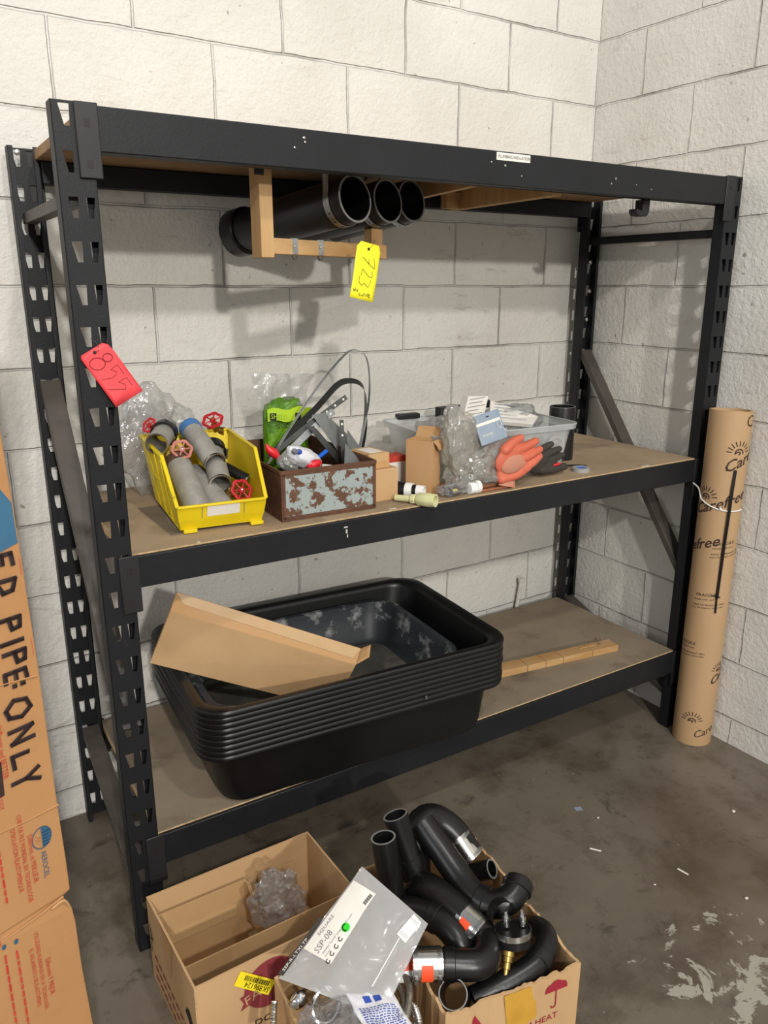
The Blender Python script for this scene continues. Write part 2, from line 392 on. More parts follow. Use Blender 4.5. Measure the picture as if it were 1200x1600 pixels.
def floor_material():
    m = bpy.data.materials.new('floor_concrete'); m.use_nodes = True; MATS['floor_concrete'] = m
    nt = m.node_tree; N = nt.nodes; L = nt.links; b = N['Principled BSDF']
    tc = N.new('ShaderNodeTexCoord')
    def noise_(sc, det=8, rough=.62, dist=0):
        n = N.new('ShaderNodeTexNoise'); n.inputs['Scale'].default_value = sc; n.inputs['Detail'].default_value = det
        n.inputs['Roughness'].default_value = rough; n.inputs['Distortion'].default_value = dist
        L.new(tc.outputs['Object'], n.inputs['Vector']); return n.outputs['Fac']
    def ramp(x, a, c, lo=0, hi=1):
        r = N.new('ShaderNodeMapRange'); r.inputs[1].default_value = a; r.inputs[2].default_value = c
        r.inputs[3].default_value = lo; r.inputs[4].default_value = hi; L.new(x, r.inputs[0]); return r.outputs[0]
    def mix(f, a, c):
        x = N.new('ShaderNodeMix'); x.data_type = 'RGBA'; L.new(f, x.inputs[0]) if not isinstance(f, float) else None
        for i, y in ((6, a), (7, c)):
            if isinstance(y, tuple): x.inputs[i].default_value = y
            else: L.new(y, x.inputs[i])
        return x.outputs[2]
    def mul(a, c):
        n = N.new('ShaderNodeMath'); n.operation = 'MULTIPLY'
        for i, x in enumerate((a, c)):
            if isinstance(x, (int, float)): n.inputs[i].default_value = x
            else: L.new(x, n.inputs[i])
        return n.outputs[0]
    col = mix(ramp(noise_(1.3, 4), .36, .64), lin((116, 107, 94)), lin((94, 86, 74)))
    col = mix(mul(ramp(noise_(5, 9, .7), .48, .64), .75), col, lin((74, 64, 51)))
    col = mix(mul(ramp(noise_(11, 9, .75, .4), .56, .68), .75), col, lin((58, 50, 41)))
    # broad brown stain in the open corner of the room
    vm = N.new('ShaderNodeVectorMath'); vm.operation = 'DISTANCE'; L.new(tc.outputs['Object'], vm.inputs[0]); vm.inputs[1].default_value = (-.35, -1.35, 0)
    st = ramp(vm.outputs['Value'], .25, .62, 1, 0)
    col = mix(mul(mul(st, ramp(noise_(2.4, 3), .3, .6)), .7), col, lin((74, 54, 34)))
    # flaking pale paint far from the walls
    vm2 = N.new('ShaderNodeVectorMath'); vm2.operation = 'DISTANCE'; L.new(tc.outputs['Object'], vm2.inputs[0]); vm2.inputs[1].default_value = (-.86, -1.53, 0)
    fl = ramp(vm2.outputs['Value'], .12, .50, 0.060, -.13)
    n = N.new('ShaderNodeMath'); n.operation = 'ADD'; L.new(noise_(9, 10, .7, .5), n.inputs[0]); L.new(fl, n.inputs[1])
    pe = ramp(n.outputs[0], .575, .585)
    col = mix(mul(pe, .95), col, lin((158, 153, 140)))
    # small pale specks
    col = mix(mul(ramp(noise_(70, 2, .5), .76, .78), .8), col, lin((170, 160, 140)))
    L.new(col, b.inputs['Base Color'])
    L.new(ramp(noise_(4, 6), .3, .7, .38, .62), b.inputs['Roughness'])
    bp = N.new('ShaderNodeBump'); bp.inputs['Strength'].default_value = .4; bp.inputs['Distance'].default_value = .003
    L.new(noise_(28, 8, .7), bp.inputs['Height']); L.new(bp.outputs[0], b.inputs['Normal'])
floor_material()
MB().box((-7, -9, -.12), (.2, .2, 0)).build('floor', 'floor_concrete', kind='structure', smooth=0, base=(0, 0, 0))

# ---------------------------------------------------------------- camera, light
cam = bpy.data.cameras.new('camera'); co = bpy.data.objects.new('camera', cam); COL.objects.link(co); S.camera = co
yaw, pitch, roll = .5718, -.2813, .0006
f_ = V((sin(yaw)*cos(pitch), cos(yaw)*cos(pitch), sin(pitch))); r_ = V((cos(yaw), -sin(yaw), 0)); u_ = r_.cross(f_)
r2 = r_*cos(roll)+u_*sin(roll); u2 = -r_*sin(roll)+u_*cos(roll)
M = Matrix((r2, u2, -f_)).transposed().to_4x4(); M.translation = V((-2.2890, -2.1749, 1.5198)); co.matrix_world = M
cam.sensor_fit = 'VERTICAL'; cam.sensor_height = 36; cam.sensor_width = 27; cam.lens = 1225.08/1600*36; cam.clip_start = .02

def lamp(loc, power, color, size=.35, target=(-1.0, 0, .9)):
    l = bpy.data.lights.new('ceiling_lamp', 'AREA'); l.shape = 'DISK'; l.size = size; l.energy = power; l.color = color
    o = bpy.data.objects.new('ceiling_lamp', l); COL.objects.link(o); o.location = loc
    o.rotation_euler = (V(target)-V(loc)).to_track_quat('-Z', 'Y').to_euler(); return o
lamp((-3.3, -10.1, 4.1), 420, (1, .965, .915), .3)
lamp((-2.9, -5.3, 4.1), 140, (1, .968, .92), .22)
lamp((-1.45, -2.95, 4.1), 44, (1, .965, .92), .2)
l = lamp((-6.6, -2.6, 2.2), 62, (.97, .98, 1), 2.4, (-1.0, -.3, 1.0)); l.name = 'left_fill_light'  # broad soft fill from the left, added to brighten the walls; source unseen
W = bpy.data.worlds.new('World'); S.world = W; W.use_nodes = True
W.node_tree.nodes['Background'].inputs[0].default_value = (.93, .96, 1, 1); W.node_tree.nodes['Background'].inputs[1].default_value = .42

# ---------------------------------------------------------------- shelving rack
RX, RY, RZ = -1.9652, -.6039, -.0171
RW, RD_, RH = 1.9356, .585, 1.8297
rack = thing('shelving_rack', 'tall black steel shelving rack with slotted uprights and three chipboard shelves', 'shelving', (RX, RY, 0), RZ)
RM = bmat(rack)
def Rw(u, v, z): return RM @ V((u, v, z))
PW, PD = .067, .036
def post(u0, v0, dirv, mirror=False):
    """web at v0, flanges running dirv; slotted web"""
    mb = MB(); t = .0022
    # web with keystone slots: build a strip grid around holes
    rows = [1.807-.0762*i for i in range(24) if 1.807-.0762*i > .05]
    def hole(side, zc):
        # top edge wide, bottom narrow, slanting inwards
        if side == 0: top = (.0125, .0315); bot = (.0205, .0300)
        else: top = (.0445, .0610); bot = (.0475, .0560)
        return [(top[0], zc+.018), (top[1], zc+.018), (bot[1], zc-.018), (bot[0], zc-.018)]
    zs = [RH]+[x for zc in rows for x in (zc+.018, zc-.018)]+[0.0]
    def quad(pts, back):
        q = [Rw(u0+a, v0+dirv*back, z) for a, z in pts]; return q
    for back in (0, t):
        # solid bands
        for i in range(0, len(zs)-1, 2):
            mb.add(quad([(0, zs[i]), (PW, zs[i]), (PW, zs[i+1]), (0, zs[i+1])], back), [(0, 1, 2, 3)])
        for zc in rows:
            A = hole(0, zc); B = hole(1, zc); zt, zb = zc+.018, zc-.018
            for L_, R_ in ((((0, zt), (0, zb)), (A[0], A[3])), ((A[1], A[2]), (B[0], B[3])), ((B[1], B[2]), ((PW, zt), (PW, zb)))):
                mb.add(quad([L_[0], R_[0], R_[1], L_[1]], back), [(0, 1, 2, 3)])
    for zc in rows:
        for s_ in (0, 1):
            H = hole(s_, zc); q0 = quad(H, 0); q1 = quad(H, t)
            mb.add(q0+q1, [(i, (i+1) % 4, (i+1) % 4+4, i+4) for i in range(4)])
    for uu in (0, PW-t):
        y0, y1 = sorted((v0, v0+dirv*PD)); mb.box((u0+uu, y0, 0), (u0+uu+t, y1, RH), 0, RM)
    for uu in (0, PW-.012):
        a = v0+dirv*PD; y0, y1 = sorted((a, a-dirv*t)); mb.box((u0+uu, y0, 0), (u0+uu+.012, y1, RH), 0, RM)
    return mb.build('upright_post', 'rack_black', rack, smooth=0)
post(0, 0, 1); post(RW-PW, 0, 1); post(0, RD_, -1); post(RW-PW, RD_, -1)
BEAM = ((1.8260, .076), (.9800, .070), (.2990, .078))
for zt, h in BEAM:
    for v, s_ in ((-.003, 1), (RD_+.003, -1)):
        mb = MB()
        y0, y1 = sorted((v, v+s_*.028)); mb.box((.070, y0, zt-h), (RW-.070, y1, zt), 0, RM)
        y0, y1 = sorted((v+s_*.028, v+s_*.042)); mb.box((.070, y0, zt-h), (RW-.070, y1, zt-.026 if zt < 1.5 else zt-.026), 0, RM)
        bm_ = mb.build('beam', 'rack_black', rack, bevel=.002)
        for u in (0, 1):
            ua, ub = ((.038, .079) if u == 0 else (RW-.079, RW-.038))
            p = MB(); y0, y1 = sorted((v-s_*.003, v+s_*.001))
            p.box((ua, y0, zt-.122), (ub, y1, zt+.004), 0, RM)
            cp = p.build('connector_plate', 'plate_black', bm_, bevel=.0025)
            for dz in (-.030, -.098):
                p = MB(); y0, y1 = sorted((v-s_*.0035, v-s_*.0029)); um = ua+.02 if u == 0 else ub-.02
                p.box((um-.005, y0, zt+dz-.007), (um+.005, y1, zt+dz+.007), 0, RM)
                p.build('locking_slot', 'ink_black', bm_, smooth=0)
# shelf boards
def board(z0, z1, ulo, uhi, vlo, vhi, mt, edge, seam=None):
    mb = MB().box((ulo, vlo, z0), (uhi, vhi, z1), 0, RM)
    o = mb.build('shelf_board', [mt, edge], rack, smooth=0, bevel=.0015)
    for p in o.data.polygons:
        if abs(p.normal.z) < .5: p.material_index = 1
    return o
board(1.802, 1.824, .058, RW-.05, .040, RD_-.010, 'deck_underside', 'deck_underside')
board(.962, .9835, .0685, RW-.0685, .006, RD_-.006, 'chipboard', 'chipboard_edge')
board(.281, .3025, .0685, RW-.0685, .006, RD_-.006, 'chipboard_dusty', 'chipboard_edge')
# end frame struts
for u in (.034, RW-.034):
    MB().bar(Rw(u, .02, 1.672), Rw(u, RD_-.02, 1.672), .030, .024).build('strut', 'rack_black' if u > 1 else 'strut_grey', rack, bevel=.001)
    MB().bar(Rw(u, .025, .575), Rw(u, RD_-.03, 1.285), .048, .022).build('diagonal_brace', 'strut_grey', rack, bevel=.001, label='dusty grey diagonal brace')
    MB().bar(Rw(u, .025, .12), Rw(u, RD_-.03, .300), .046, .022).build('diagonal_brace', 'strut_grey', rack, bevel=.001, label='dusty grey diagonal brace')
# bolt heads on the inner face of posts
for u, v, z in ((.02, RD_-.037, 1.815), (RW-.04, RD_-.037, 1.50), (RW-.045, RD_-.037, 1.60), (RW-.045, RD_-.037, 1.40)):
    MB().lathe([(.007, 0), (.007, .003), (.003, .005)], 10, T=Matrix.Translation(Rw(u, v, z)) @ Matrix.Rotation(pi/2, 4, 'X'), c0=True, c1=True).build('bolt', 'screw_zinc', rack)
# screws and chips on the top beam
for x, z, r in ((-1.480, 1.809, .0028), (-1.502, 1.789, .0022), (-1.478, 1.801, .002), (-.948, 1.795, .003), (-.895, 1.775, .002), (-.57, 1.79, .003), (-.585, 1.777, .0025), (-.49, 1.78, .0015), (-.43, 1.772, .002), (-.99, 1.80, .002)):
    u = x-RX
    MB().lathe([(r, 0), (r, .0015), (r*.5, .002)], 8, T=Matrix.Translation(Rw(u, -.0032, z)) @ Matrix.Rotation(pi/2, 4, 'X'), c0=True, c1=True).build('screw', 'screw_zinc', rack)
# label sticker
u0 = -.975-RX
st = MB().box((u0, -.0042, 1.806), (u0+.105, -.0032, 1.823), 0, RM).build('label_sticker', 'white_card', rack, smooth=0, label='white printed sticker')
t = MB(); fn = plane_fn(Rw(u0+.005, -.0042, 1.811), Rw(1, 0, 0)-Rw(0, 0, 0), (0, 0, 1), Rw(0, -1, 0)-Rw(0, 0, 0), .0004)
text_mb(t, 'PLUMBING INSULATION', .0103, fn, sx=.88); t.build('printed_text', 'ink_black', st, smooth=0)
# paint chips on the mid beam
for x, z, a, b_ in ((-1.395, .958, .004, .010), (-1.40, .965, .010, .003), (-1.392, .945, .0025, .008)):
    u = x-RX; MB().box((u, -.0038, z-b_), (u+a, -.003, z), 0, RM).build('paint_chip', 'white_paint', rack, smooth=0)
for x, y, a in ((-1.262, -.606, .02), (-.345, -.624, .035), (-1.755, -.60, .006)):
    MB().box((x, y, .9836), (x+a, y+.008, .9842)).build('paint_chip', 'white_paint', rack, smooth=0)
# battens and block under the top deck
MB().bar((-.722, -.572, 1.773), (-.688, -.085, 1.773), .030, .056).build('batten', 'pine', rack, smooth=0, label='pale wooden batten')
MB().bar((-.758, -.13, 1.768), (-.706, -.13, 1.768), .030, .046).build('cleat', 'pine_x', rack, smooth=0)
MB().bar((-.995, -.565, 1.776), (-.915, -.09, 1.776), .020, .050).build('batten', 'pine', rack, smooth=0, label='thin pale wooden batten')
# hook under the front beam, right
h = MB(); hx, hy = -.40, -.59
h.poly([(hx-.004, hy, 1.752), (hx+.024, hy, 1.752), (hx+.024, hy, 1.722), (hx+.016, hy, 1.708), (hx-.020, hy, 1.708), (hx-.028, hy, 1.716), (hx-.028, hy, 1.727), (hx-.004, hy, 1.722)], (0, -1, 0), .03)
h.build('hook', 'plate_black', rack, bevel=.002)
# lettering and outlines of the two paper tags, metres in the plane they hang in
TAGR = [[(-1.9179, 1.415), (-1.9586, 1.3929), (-1.9593, 1.3859), (-1.9048, 1.2922), (-1.8498, 1.3207), (-1.8974, 1.3993), (-1.9079, 1.412)], [(-1.9335, 1.3979)]]
S855 = [[(-1.9161, 1.3756), (-1.9181, 1.3707), (-1.9225, 1.367), (-1.9286, 1.3651), (-1.9351, 1.3654), (-1.9408, 1.368), (-1.9444, 1.3721), (-1.9453, 1.3771), (-1.9434, 1.382), (-1.939, 1.3857), (-1.933, 1.3876), (-1.9265, 1.3873), (-1.9208, 1.3848), (-1.9171, 1.3807), (-1.9161, 1.3756)], [(-1.9018, 1.3871), (-1.903, 1.3837), (-1.9058, 1.3811), (-1.9096, 1.3798), (-1.9136, 1.38), (-1.917, 1.3817), (-1.9193, 1.3845), (-1.9198, 1.3879), (-1.9186, 1.3912), (-1.9159, 1.3938), (-1.9121, 1.3952), (-1.9081, 1.395), (-1.9047, 1.3933), (-1.9024, 1.3905), (-1.9018, 1.3871)], [(-1.8831, 1.3551), (-1.8939, 1.3736), (-1.9072, 1.3644), (-1.8965, 1.3599), (-1.8977, 1.3546), (-1.906, 1.3492), (-1.9258, 1.3458)], [(-1.8697, 1.3329), (-1.8791, 1.3482), (-1.895, 1.3405), (-1.8829, 1.3351), (-1.8831, 1.3257), (-1.9166, 1.3273)]]
TAGY = [[(-1.2878, 1.6198), (-1.2988, 1.6087), (-1.3026, 1.5899), (-1.313, 1.5352), (-1.325, 1.4941), (-1.262, 1.4808), (-1.248, 1.5304), (-1.2346, 1.5943), (-1.2389, 1.6097)], [(-1.2676, 1.602)]]
S723 = [[(-1.2533, 1.5809), (-1.2519, 1.5668), (-1.2528, 1.5573), (-1.2639, 1.5647), (-1.2833, 1.5838)], [(-1.2669, 1.5787), (-1.2676, 1.5686)], [(-1.2917, 1.5413), (-1.2854, 1.5569), (-1.269, 1.5395), (-1.2616, 1.537), (-1.2591, 1.5426), (-1.2597, 1.5516)], [(-1.2641, 1.5319), (-1.2692, 1.5202), (-1.2735, 1.5156), (-1.2839, 1.5253), (-1.2907, 1.5197), (-1.2973, 1.5283), (-1.2954, 1.5403)]]
SNO = [[(-1.3128, 1.5061), (-1.3127, 1.5132), (-1.3091, 1.5071), (-1.3078, 1.5152)], [(-1.3054, 1.5101), (-1.3024, 1.5106), (-1.3024, 1.5066), (-1.3055, 1.5071), (-1.3054, 1.5101)], [(-1.2952, 1.503), (-1.3001, 1.5), (-1.2965, 1.4959)], [(-1.294, 1.4969), (-1.2909, 1.4989), (-1.2891, 1.4954), (-1.2854, 1.4979), (-1.286, 1.503)], [(-1.2866, 1.4999), (-1.2805, 1.4989)], [(-1.2824, 1.4948), (-1.278, 1.4979), (-1.2768, 1.4948), (-1.2731, 1.4968), (-1.2743, 1.5029)], [(-1.2768, 1.4999), (-1.2693, 1.4978), (-1.2743, 1.4927), (-1.2694, 1.4917)]]
# ================================================================ under the top deck
def limb(mb, pts, rs, seg=12, tip=True, start=False):
    P = smoothpath(pts, 4); n = len(P); m = len(rs)-1
    R = []
    for i in range(n):
        t = i/(n-1)*m; k = min(int(t), m-1); R.append(rs[k]*(1-(t-k))+rs[k+1]*(t-k))
    if tip:
        d = (P[-1]-P[-2]).normalized(); r = R[-1]; e = P[-1]
        for a in (25, 50, 70, 85): P.append(e+d*r*sin(RD(a))); R.append(r*cos(RD(a)))
    if start:
        d = (P[0]-P[1]).normalized(); r = R[0]; e = P[0]
        for a in (25, 50, 70, 85): P.insert(0, e+d*r*sin(RD(a))); R.insert(0, r*cos(RD(a)))
    mb.tube(P, R, seg)
def shell(mb, levels, t, T=None, n=6, mi=0):
    out = [rrect(w, d, r, z, n) for w, d, r, z in levels]
    inn = [rrect(w-2*t, d-2*t, max(r-t, .001), z if i else z+t, n) for i, (w, d, r, z) in enumerate(levels)]
    mb.loft(out+inn[::-1], c0=True, c1=True, T=T, mi=mi)
def ribbon(mb, path, wdir, w, t=.0008, mi=0):
    """flat metal strip along path; wdir = width direction"""
    P = [V(p) for p in path]; rings = []
    for i in range(len(P)):
        d = (P[min(i+1, len(P)-1)]-P[max(i-1, 0)]).normalized(); x = V(wdir); x = (x-d*x.dot(d)).normalized(); y = d.cross(x)
        rings.append([P[i]+x*a*w/2+y*b*t/2 for a, b in ((1, 1), (-1, 1), (-1, -1), (1, -1))])
    mb.loft(rings, c0=True, c1=True, mi=mi)

# three black drain pipes
ax = V((-.245, .925, -.125)).normalized()
def drain_pipe(c, L, label, cap=False):
    c = V(c); t = thing('drain_pipe', label, 'pipe', c+ax*L/2-V((0, 0, .0535)))
    t.rotation_euler = (0, 0, 0)
    mb = MB().tube([c, c+ax*.003, c+ax*L], [.052, .0535, .0535], 40, thick=.0048); mb.build('pipe_body', 'abs_black', t)
    # perforated hanging strap
    cc = c+ax*.042; side = V((0, 0, 1)).cross(ax).normalized(); up = ax.cross(side).normalized()
    if up.z < 0: up = -up
    mb = MB(); P = arc(cc, side, up, .0555, -200, 20, 26); top = 1.801
    P = [V((P[0].x, P[0].y, top))]+P+[V((P[-1].x, P[-1].y, top))]
    ribbon(mb, P, ax, .018, .001)
    s_ = mb.build('perforated_strap', 'zinc', t, label='perforated metal hanging strap')
    for k in range(3, 24, 3):
        q = P[k]; d = (q-cc).normalized()
        h_ = MB(); M = frame(d); M.translation = q+d*.0002
        h_.lathe([(.0028, 0), (.0028, .0006)], 10, T=M, c0=True, c1=True); h_.build('strap_hole', 'ink_black', s_)
    if cap:
        e = c+ax*L
        MB().tube([e-ax*.055, e-ax*.05, e-ax*.004, e], [.0575, .0615, .0615, .058], 32).build('end_cap', 'rubber_black', t, label='black pipe end cap')
    MB().tube([c-ax*.0004, c+ax*.0012], .0533, 40, thick=.0046).build('cut_edge', 'rubber_rim', t, label='scuffed grey cut edge')
    # coil of black wire above the mouth
    w = MB(); w.tube(smoothpath([cc+up*.052-side*.03, cc+up*.073-side*.012, cc+up*.074+side*.014, cc+up*.056+side*.034], 5), .0022, 6); w.build('wire_loop', 'rubber_black', t)
    return t
drain_pipe((-1.291, -.500, 1.7130), .455, 'large black drain pipe nearest the pale wooden hanger, left of three', cap=True)
drain_pipe((-1.130, -.392, 1.7250), .345, 'middle one of three black drain pipes slung under the top shelf')
drain_pipe((-1.028, -.350, 1.7340), .30, 'rightmost of three black drain pipes slung under the top shelf')
# wooden hanger
hg = thing('pipe_hanger', 'pale pine frame hanging under the top shelf, cradling the black pipes', 'hanger', (-1.36, -.45, 1.585))
MB().box((-1.541, -.520, 1.578), (-1.510, -.468, 1.8015)).build('upright', 'pine', hg, bevel=.002, smooth=0)
MB().bar((-1.512, -.492, 1.6035), (-1.125, -.352, 1.6035), .036, .034).build('crossbar', 'pine_x', hg, bevel=.002, smooth=0)
MB().box((-1.152, -.348, 1.586), (-1.118, -.312, 1.662)).build('upright', 'pine', hg, bevel=.002, smooth=0)
b = MB().box((-1.552, -.524, 1.745), (-1.530, -.5205, 1.798)); b.build('angle_bracket', 'plate_black', hg, bevel=.001)
for x in (-1.455, -1.372):
    yb = -.492+(x+.009+1.512)*.3618-.0195
    b = MB().box((x, yb-.0015, 1.588), (x+.018, yb, 1.622)); cl = b.build('clip', 'zinc', hg, label='small zinc clip')
    MB().tube(arc((x+.009, yb-.001, 1.588), (0, -1, 0), (0, 0, -1), .012, 180, 20, 8), .0016, 6).build('clip_tongue', 'zinc', cl)
    MB().lathe([(.004, 0), (.003, .0015)], 10, T=Matrix.Translation((x+.009, yb-.0015, 1.606)) @ Matrix.Rotation(pi/2, 4, 'X'), c1=True).build('screw', 'screw_zinc', cl)

def paper_tag(label, outline, hole, y, m, lines, ink, w, wire, tilt=0):
    zt = min(p[1] for p in outline)
    t = thing('lot_tag', label, 'tag', (sum(p[0] for p in outline)/len(outline), y, zt))
    def f(x, z, o=0):
        k = (z-hole[1]); return V((x, y+.10*k*k*12*(-.5)-o+tilt*k, z))
    mb = MB(); cx = sum(p[0] for p in outline)/len(outline); cz = sum(p[1] for p in outline)/len(outline)
    n = len(outline); rings = []
    for q in (1, .75, .5, .25, .02): rings.append([f(cx+(p[0]-cx)*q, cz+(p[1]-cz)*q) for p in outline])
    mb.loft(rings, c1=True); o = mb.build('card', m, t, smooth=60)
    s_ = o.modifiers.new('thick', 'SOLIDIFY'); s_.thickness = .0005; s_.offset = 1
    k = MB(); k.add([f(hole[0]+.0035*cos(a*pi/5), hole[1]+.0035*sin(a*pi/5), .0010) for a in range(10)], [tuple(range(10))]); k.build('eyelet', 'ink_black', t, smooth=0)
    for i, (ln, ww) in enumerate(lines):
        k = MB(); strokes(k, ln, ww, lambda a, c: f(a, c, .0011)); k.build('handwriting', ink[i], t, smooth=0)
    MB().tube(smoothpath(wire, 5), .0006, 6).build('wire', 'zinc', t)
    return t
paper_tag('red paper lot tag marked 855 hanging on the front left rack post', TAGR[0], TAGR[1][0], -.612, 'tag_red', [(S855[:2], .0016), (S855[2:], .0010)], ['ink_pen_red', 'ink_pen_red'], .001,
          [(-1.9335, -.6135, 1.398), (-1.926, -.618, 1.405), (-1.930, -.606, 1.418), (-1.936, -.599, 1.423)])
paper_tag('yellow paper lot tag marked 723 hanging by the black pipes', TAGY[0], TAGY[1][0], -.520, 'tag_yellow', [(S723, .0014), (SNO, .0011)], ['ink_pen', 'ink_black'], .001,
          [(-1.2676, -.522, 1.602), (-1.255, -.520, 1.612), (-1.245, -.512, 1.622), (-1.240, -.495, 1.619)])

# ================================================================ middle shelf
Z1 = .9836
# ---- yellow bin
MB().box((-1.786, -.52, Z1), (-1.60, -.26, Z1+.002), T=Matrix.Translation((0, 0, 0))).build('metal_plate', 'dull_plate', label='dull brown flat plate lying under the yellow bin', cat='plate', bevel=.0005)
BT = TR((-1.672, -.528, Z1+.002), (0, 0, RD(-7)))
bn = thing('storage_bin', 'yellow plastic parts bin full of pipe pieces, left end of middle shelf', 'bin', (-1.672, -.38, Z1+.002))
mb = MB(); wb, wt = .093, .113
P = dict(a=(-wb, 0, .006), b=(wb, 0, .006), c=(wb, .30, .006), d=(-wb, .30, .006), e=(-.101, -.022, .064), f=(.101, -.022, .064), g=(-wt+.004, .075, .162), h=(wt-.004, .075, .162), i=(wt, .335, .166), j=(-wt, .335, .166), k=(-.098, -.010, .030), l=(.098, -.010, .030))
keys = list(P); ix = {k: i for i, k in enumerate(keys)}
mb.add([P[k] for k in keys], [tuple(ix[c] for c in q) for q in ('abcd', 'ablk', 'klfe', 'dcij', 'akdj', 'kegj', 'bcl', 'cil', 'lihf')], T=BT)
body = mb.build('bin_body', 'bin_yellow', bn, smooth=0, bevel=.002)
sd = body.modifiers.new('thick', 'SOLIDIFY'); sd.thickness = .0032; sd.offset = 0
body.modifiers.move(1, 0)
for nm, a, b in (('left', 'g', 'j'), ('right', 'h', 'i'), ('l2', 'e', 'g'), ('r2', 'f', 'h'), ('back', 'j', 'i'), ('lip', 'e', 'f')):
    MB().bar(BT @ V(P[a]), BT @ V(P[b]), .009, .006).build('rim', 'bin_yellow', bn, bevel=.0015)
for yy, zz in ((.06, .012), (.135, .012), (.215, .012)):
    k = zz; MB().bar(BT @ V((-.0955, yy, .012)), BT @ V((-.1125, yy+.012, .155)), .005, .004, up=(0, 1, 0)).build('side_rib', 'bin_yellow', bn, bevel=.001)
for zz in (.095, .125):
    MB().bar(BT @ V((-.1065, .135, zz)), BT @ V((-.1075, .215, zz)), .004, .004).build('side_rib', 'bin_yellow', bn, bevel=.001)
for xx in (-.088, .066):
    MB().box((xx, -.012, -.0003), (xx+.030, .012, .008), T=BT).build('foot', 'bin_yellow', bn, bevel=.001)
def bf(u, v, o=0):   # point on the front lip face
    return BT @ V((u, -.0105-(v)*.36-.0022-o, .031+v))
mb = MB(); mb.add([bf(-.035, .004), bf(.040, .004), bf(.040, .033), bf(-.035, .033)], [(0, 1, 2, 3)]); mb.build('label_card', 'white_card', bn, smooth=0, label='blank white label card')
for u in (-.046, .050):
    mb = MB(); mb.add([bf(u-.0008, 0, .0002), bf(u+.0008, 0, .0002), bf(u+.0008, .034, .0002), bf(u-.0008, .034, .0002)], [(0, 1, 2, 3)]); mb.build('lip_groove', 'ink_grey', bn, smooth=0)

def nipple(name, label, cat, a, b, r, m='galv_pipe', rim='screw_zinc', collar=None, t=.0028, group=None, thread=None):
    a, b = V(a), V(b); d = (b-a).normalized(); L = (b-a).length
    o = thing(name, label, cat, (a+b)/2-V((0, 0, r)), group=group)
    MB().tube([a, a+d*.001, b], [r-.0006, r, r], 26, thick=t).build('pipe_body', m, o)
    MB().tube([a-d*.0003, a+d*.004], [r+.0004, r+.0006], 26, thick=t+.001).build('rolled_rim', rim, o, label='bright worn rim')
    if collar:
        MB().tube([b-d*.022, b+d*.001], [r+.002, r+.002], 26, thick=.004).build('collar', collar, o, label='blue end collar' if 'blue' in collar else 'rusty threaded end')
    return o
nipple('pipe_nipple', 'grey steel pipe with a blue painted end lying on top in yellow bin', 'pipe', (-1.626, -.385, 1.105), (-1.632, -.235, 1.170), .0265, collar='blue_collar')
nipple('pipe_nipple', 'short open pipe at the back left corner of the yellow bin', 'pipe', (-1.752, -.345, 1.158), (-1.700, -.245, 1.166), .0265)
nipple('pipe_nipple', 'grey steel pipe pointing down above the red handwheel in yellow bin', 'pipe', (-1.632, -.430, 1.062), (-1.596, -.290, 1.118), .0265)
nipple('pipe_nipple', 'thick grey pipe with rusty threads against the left of yellow bin', 'pipe', (-1.712, -.512, 1.012), (-1.700, -.325, 1.106), .0305, collar='rusty_thread', rim='rusty_thread')
nipple('pipe_nipple', 'dull grey pipe lowest in the yellow bin behind the label', 'pipe', (-1.652, -.512, 1.012), (-1.650, -.300, 1.062), .029)
nipple('pipe_nipple', 'thin dark pipe with shiny mouth at the right of yellow bin', 'pipe', (-1.556, -.430, 1.060), (-1.600, -.300, 1.092), .0135, m='abs_black', t=.002)
# hose clamp around the back left pipe and dark band round the blue one
cl = thing('pipe_coupling', 'dark clamp coupling with a bolt behind the leftmost pipe in bin', 'coupling', (-1.700, -.255, 1.150))
MB().tube([V((-1.712, -.272, 1.166)), V((-1.700, -.248, 1.168))], .0325, 24, thick=.004).build('band', 'rubber_black', cl)
MB().bar((-1.700, -.262, 1.205), (-1.676, -.262, 1.188), .007, .007).build('bolt', 'zinc', cl, bevel=.001)
cl = thing('pipe_coupling', 'dark clamp coupling around the right hand pipe in bin', 'coupling', (-1.585, -.285, 1.10))
MB().tube([V((-1.602, -.312, 1.111)), V((-1.596, -.288, 1.121))], .034, 24, thick=.005).build('band', 'rubber_black', cl)
MB().bar((-1.570, -.312, 1.095), (-1.566, -.312, 1.122), .008, .008).build('bolt', 'zinc', cl, bevel=.001)

def handwheel(parent, c, n, r, m, hub='brass'):
    M = frame(n); M.translation = V(c); P = []
    for i in range(60):
        a = 2*pi*i/60; rr = r*(1+.07*cos(6*a)); P.append(M @ V((rr*cos(a), rr*sin(a), 0)))
    mb = MB(); seg = 8; rings = []
    for i in range(60):
        d = (P[(i+1) % 60]-P[i-1]).normalized(); x = M.to_3x3() @ V((0, 0, 1)); y = d.cross(x)
        rings.append([P[i]+(x*cos(2*pi*j/seg)*.7+y*sin(2*pi*j/seg))*r*.16 for j in range(seg)])
    mb.loft(rings+[rings[0]])
    for i in range(6):
        a = 2*pi*i/6; p0 = M @ V((r*.12*cos(a), r*.12*sin(a), 0)); p1 = M @ V((r*.98*cos(a), r*.98*sin(a), 0))
        mb.tube([p0, (p0+p1)/2, p1], [r*.10, r*.08, r*.11], 8)
    mb.lathe([(r*.3, -r*.16), (r*.34, 0), (r*.3, r*.16)], 16, T=M, c0=True, c1=True)
    w = mb.build('handwheel', m, parent)
    MB().lathe([(r*.15, r*.1), (r*.15, r*.28), (r*.08, r*.32)], 6, T=M, c0=True, c1=True).build('stem_nut', hub, w)
    return M
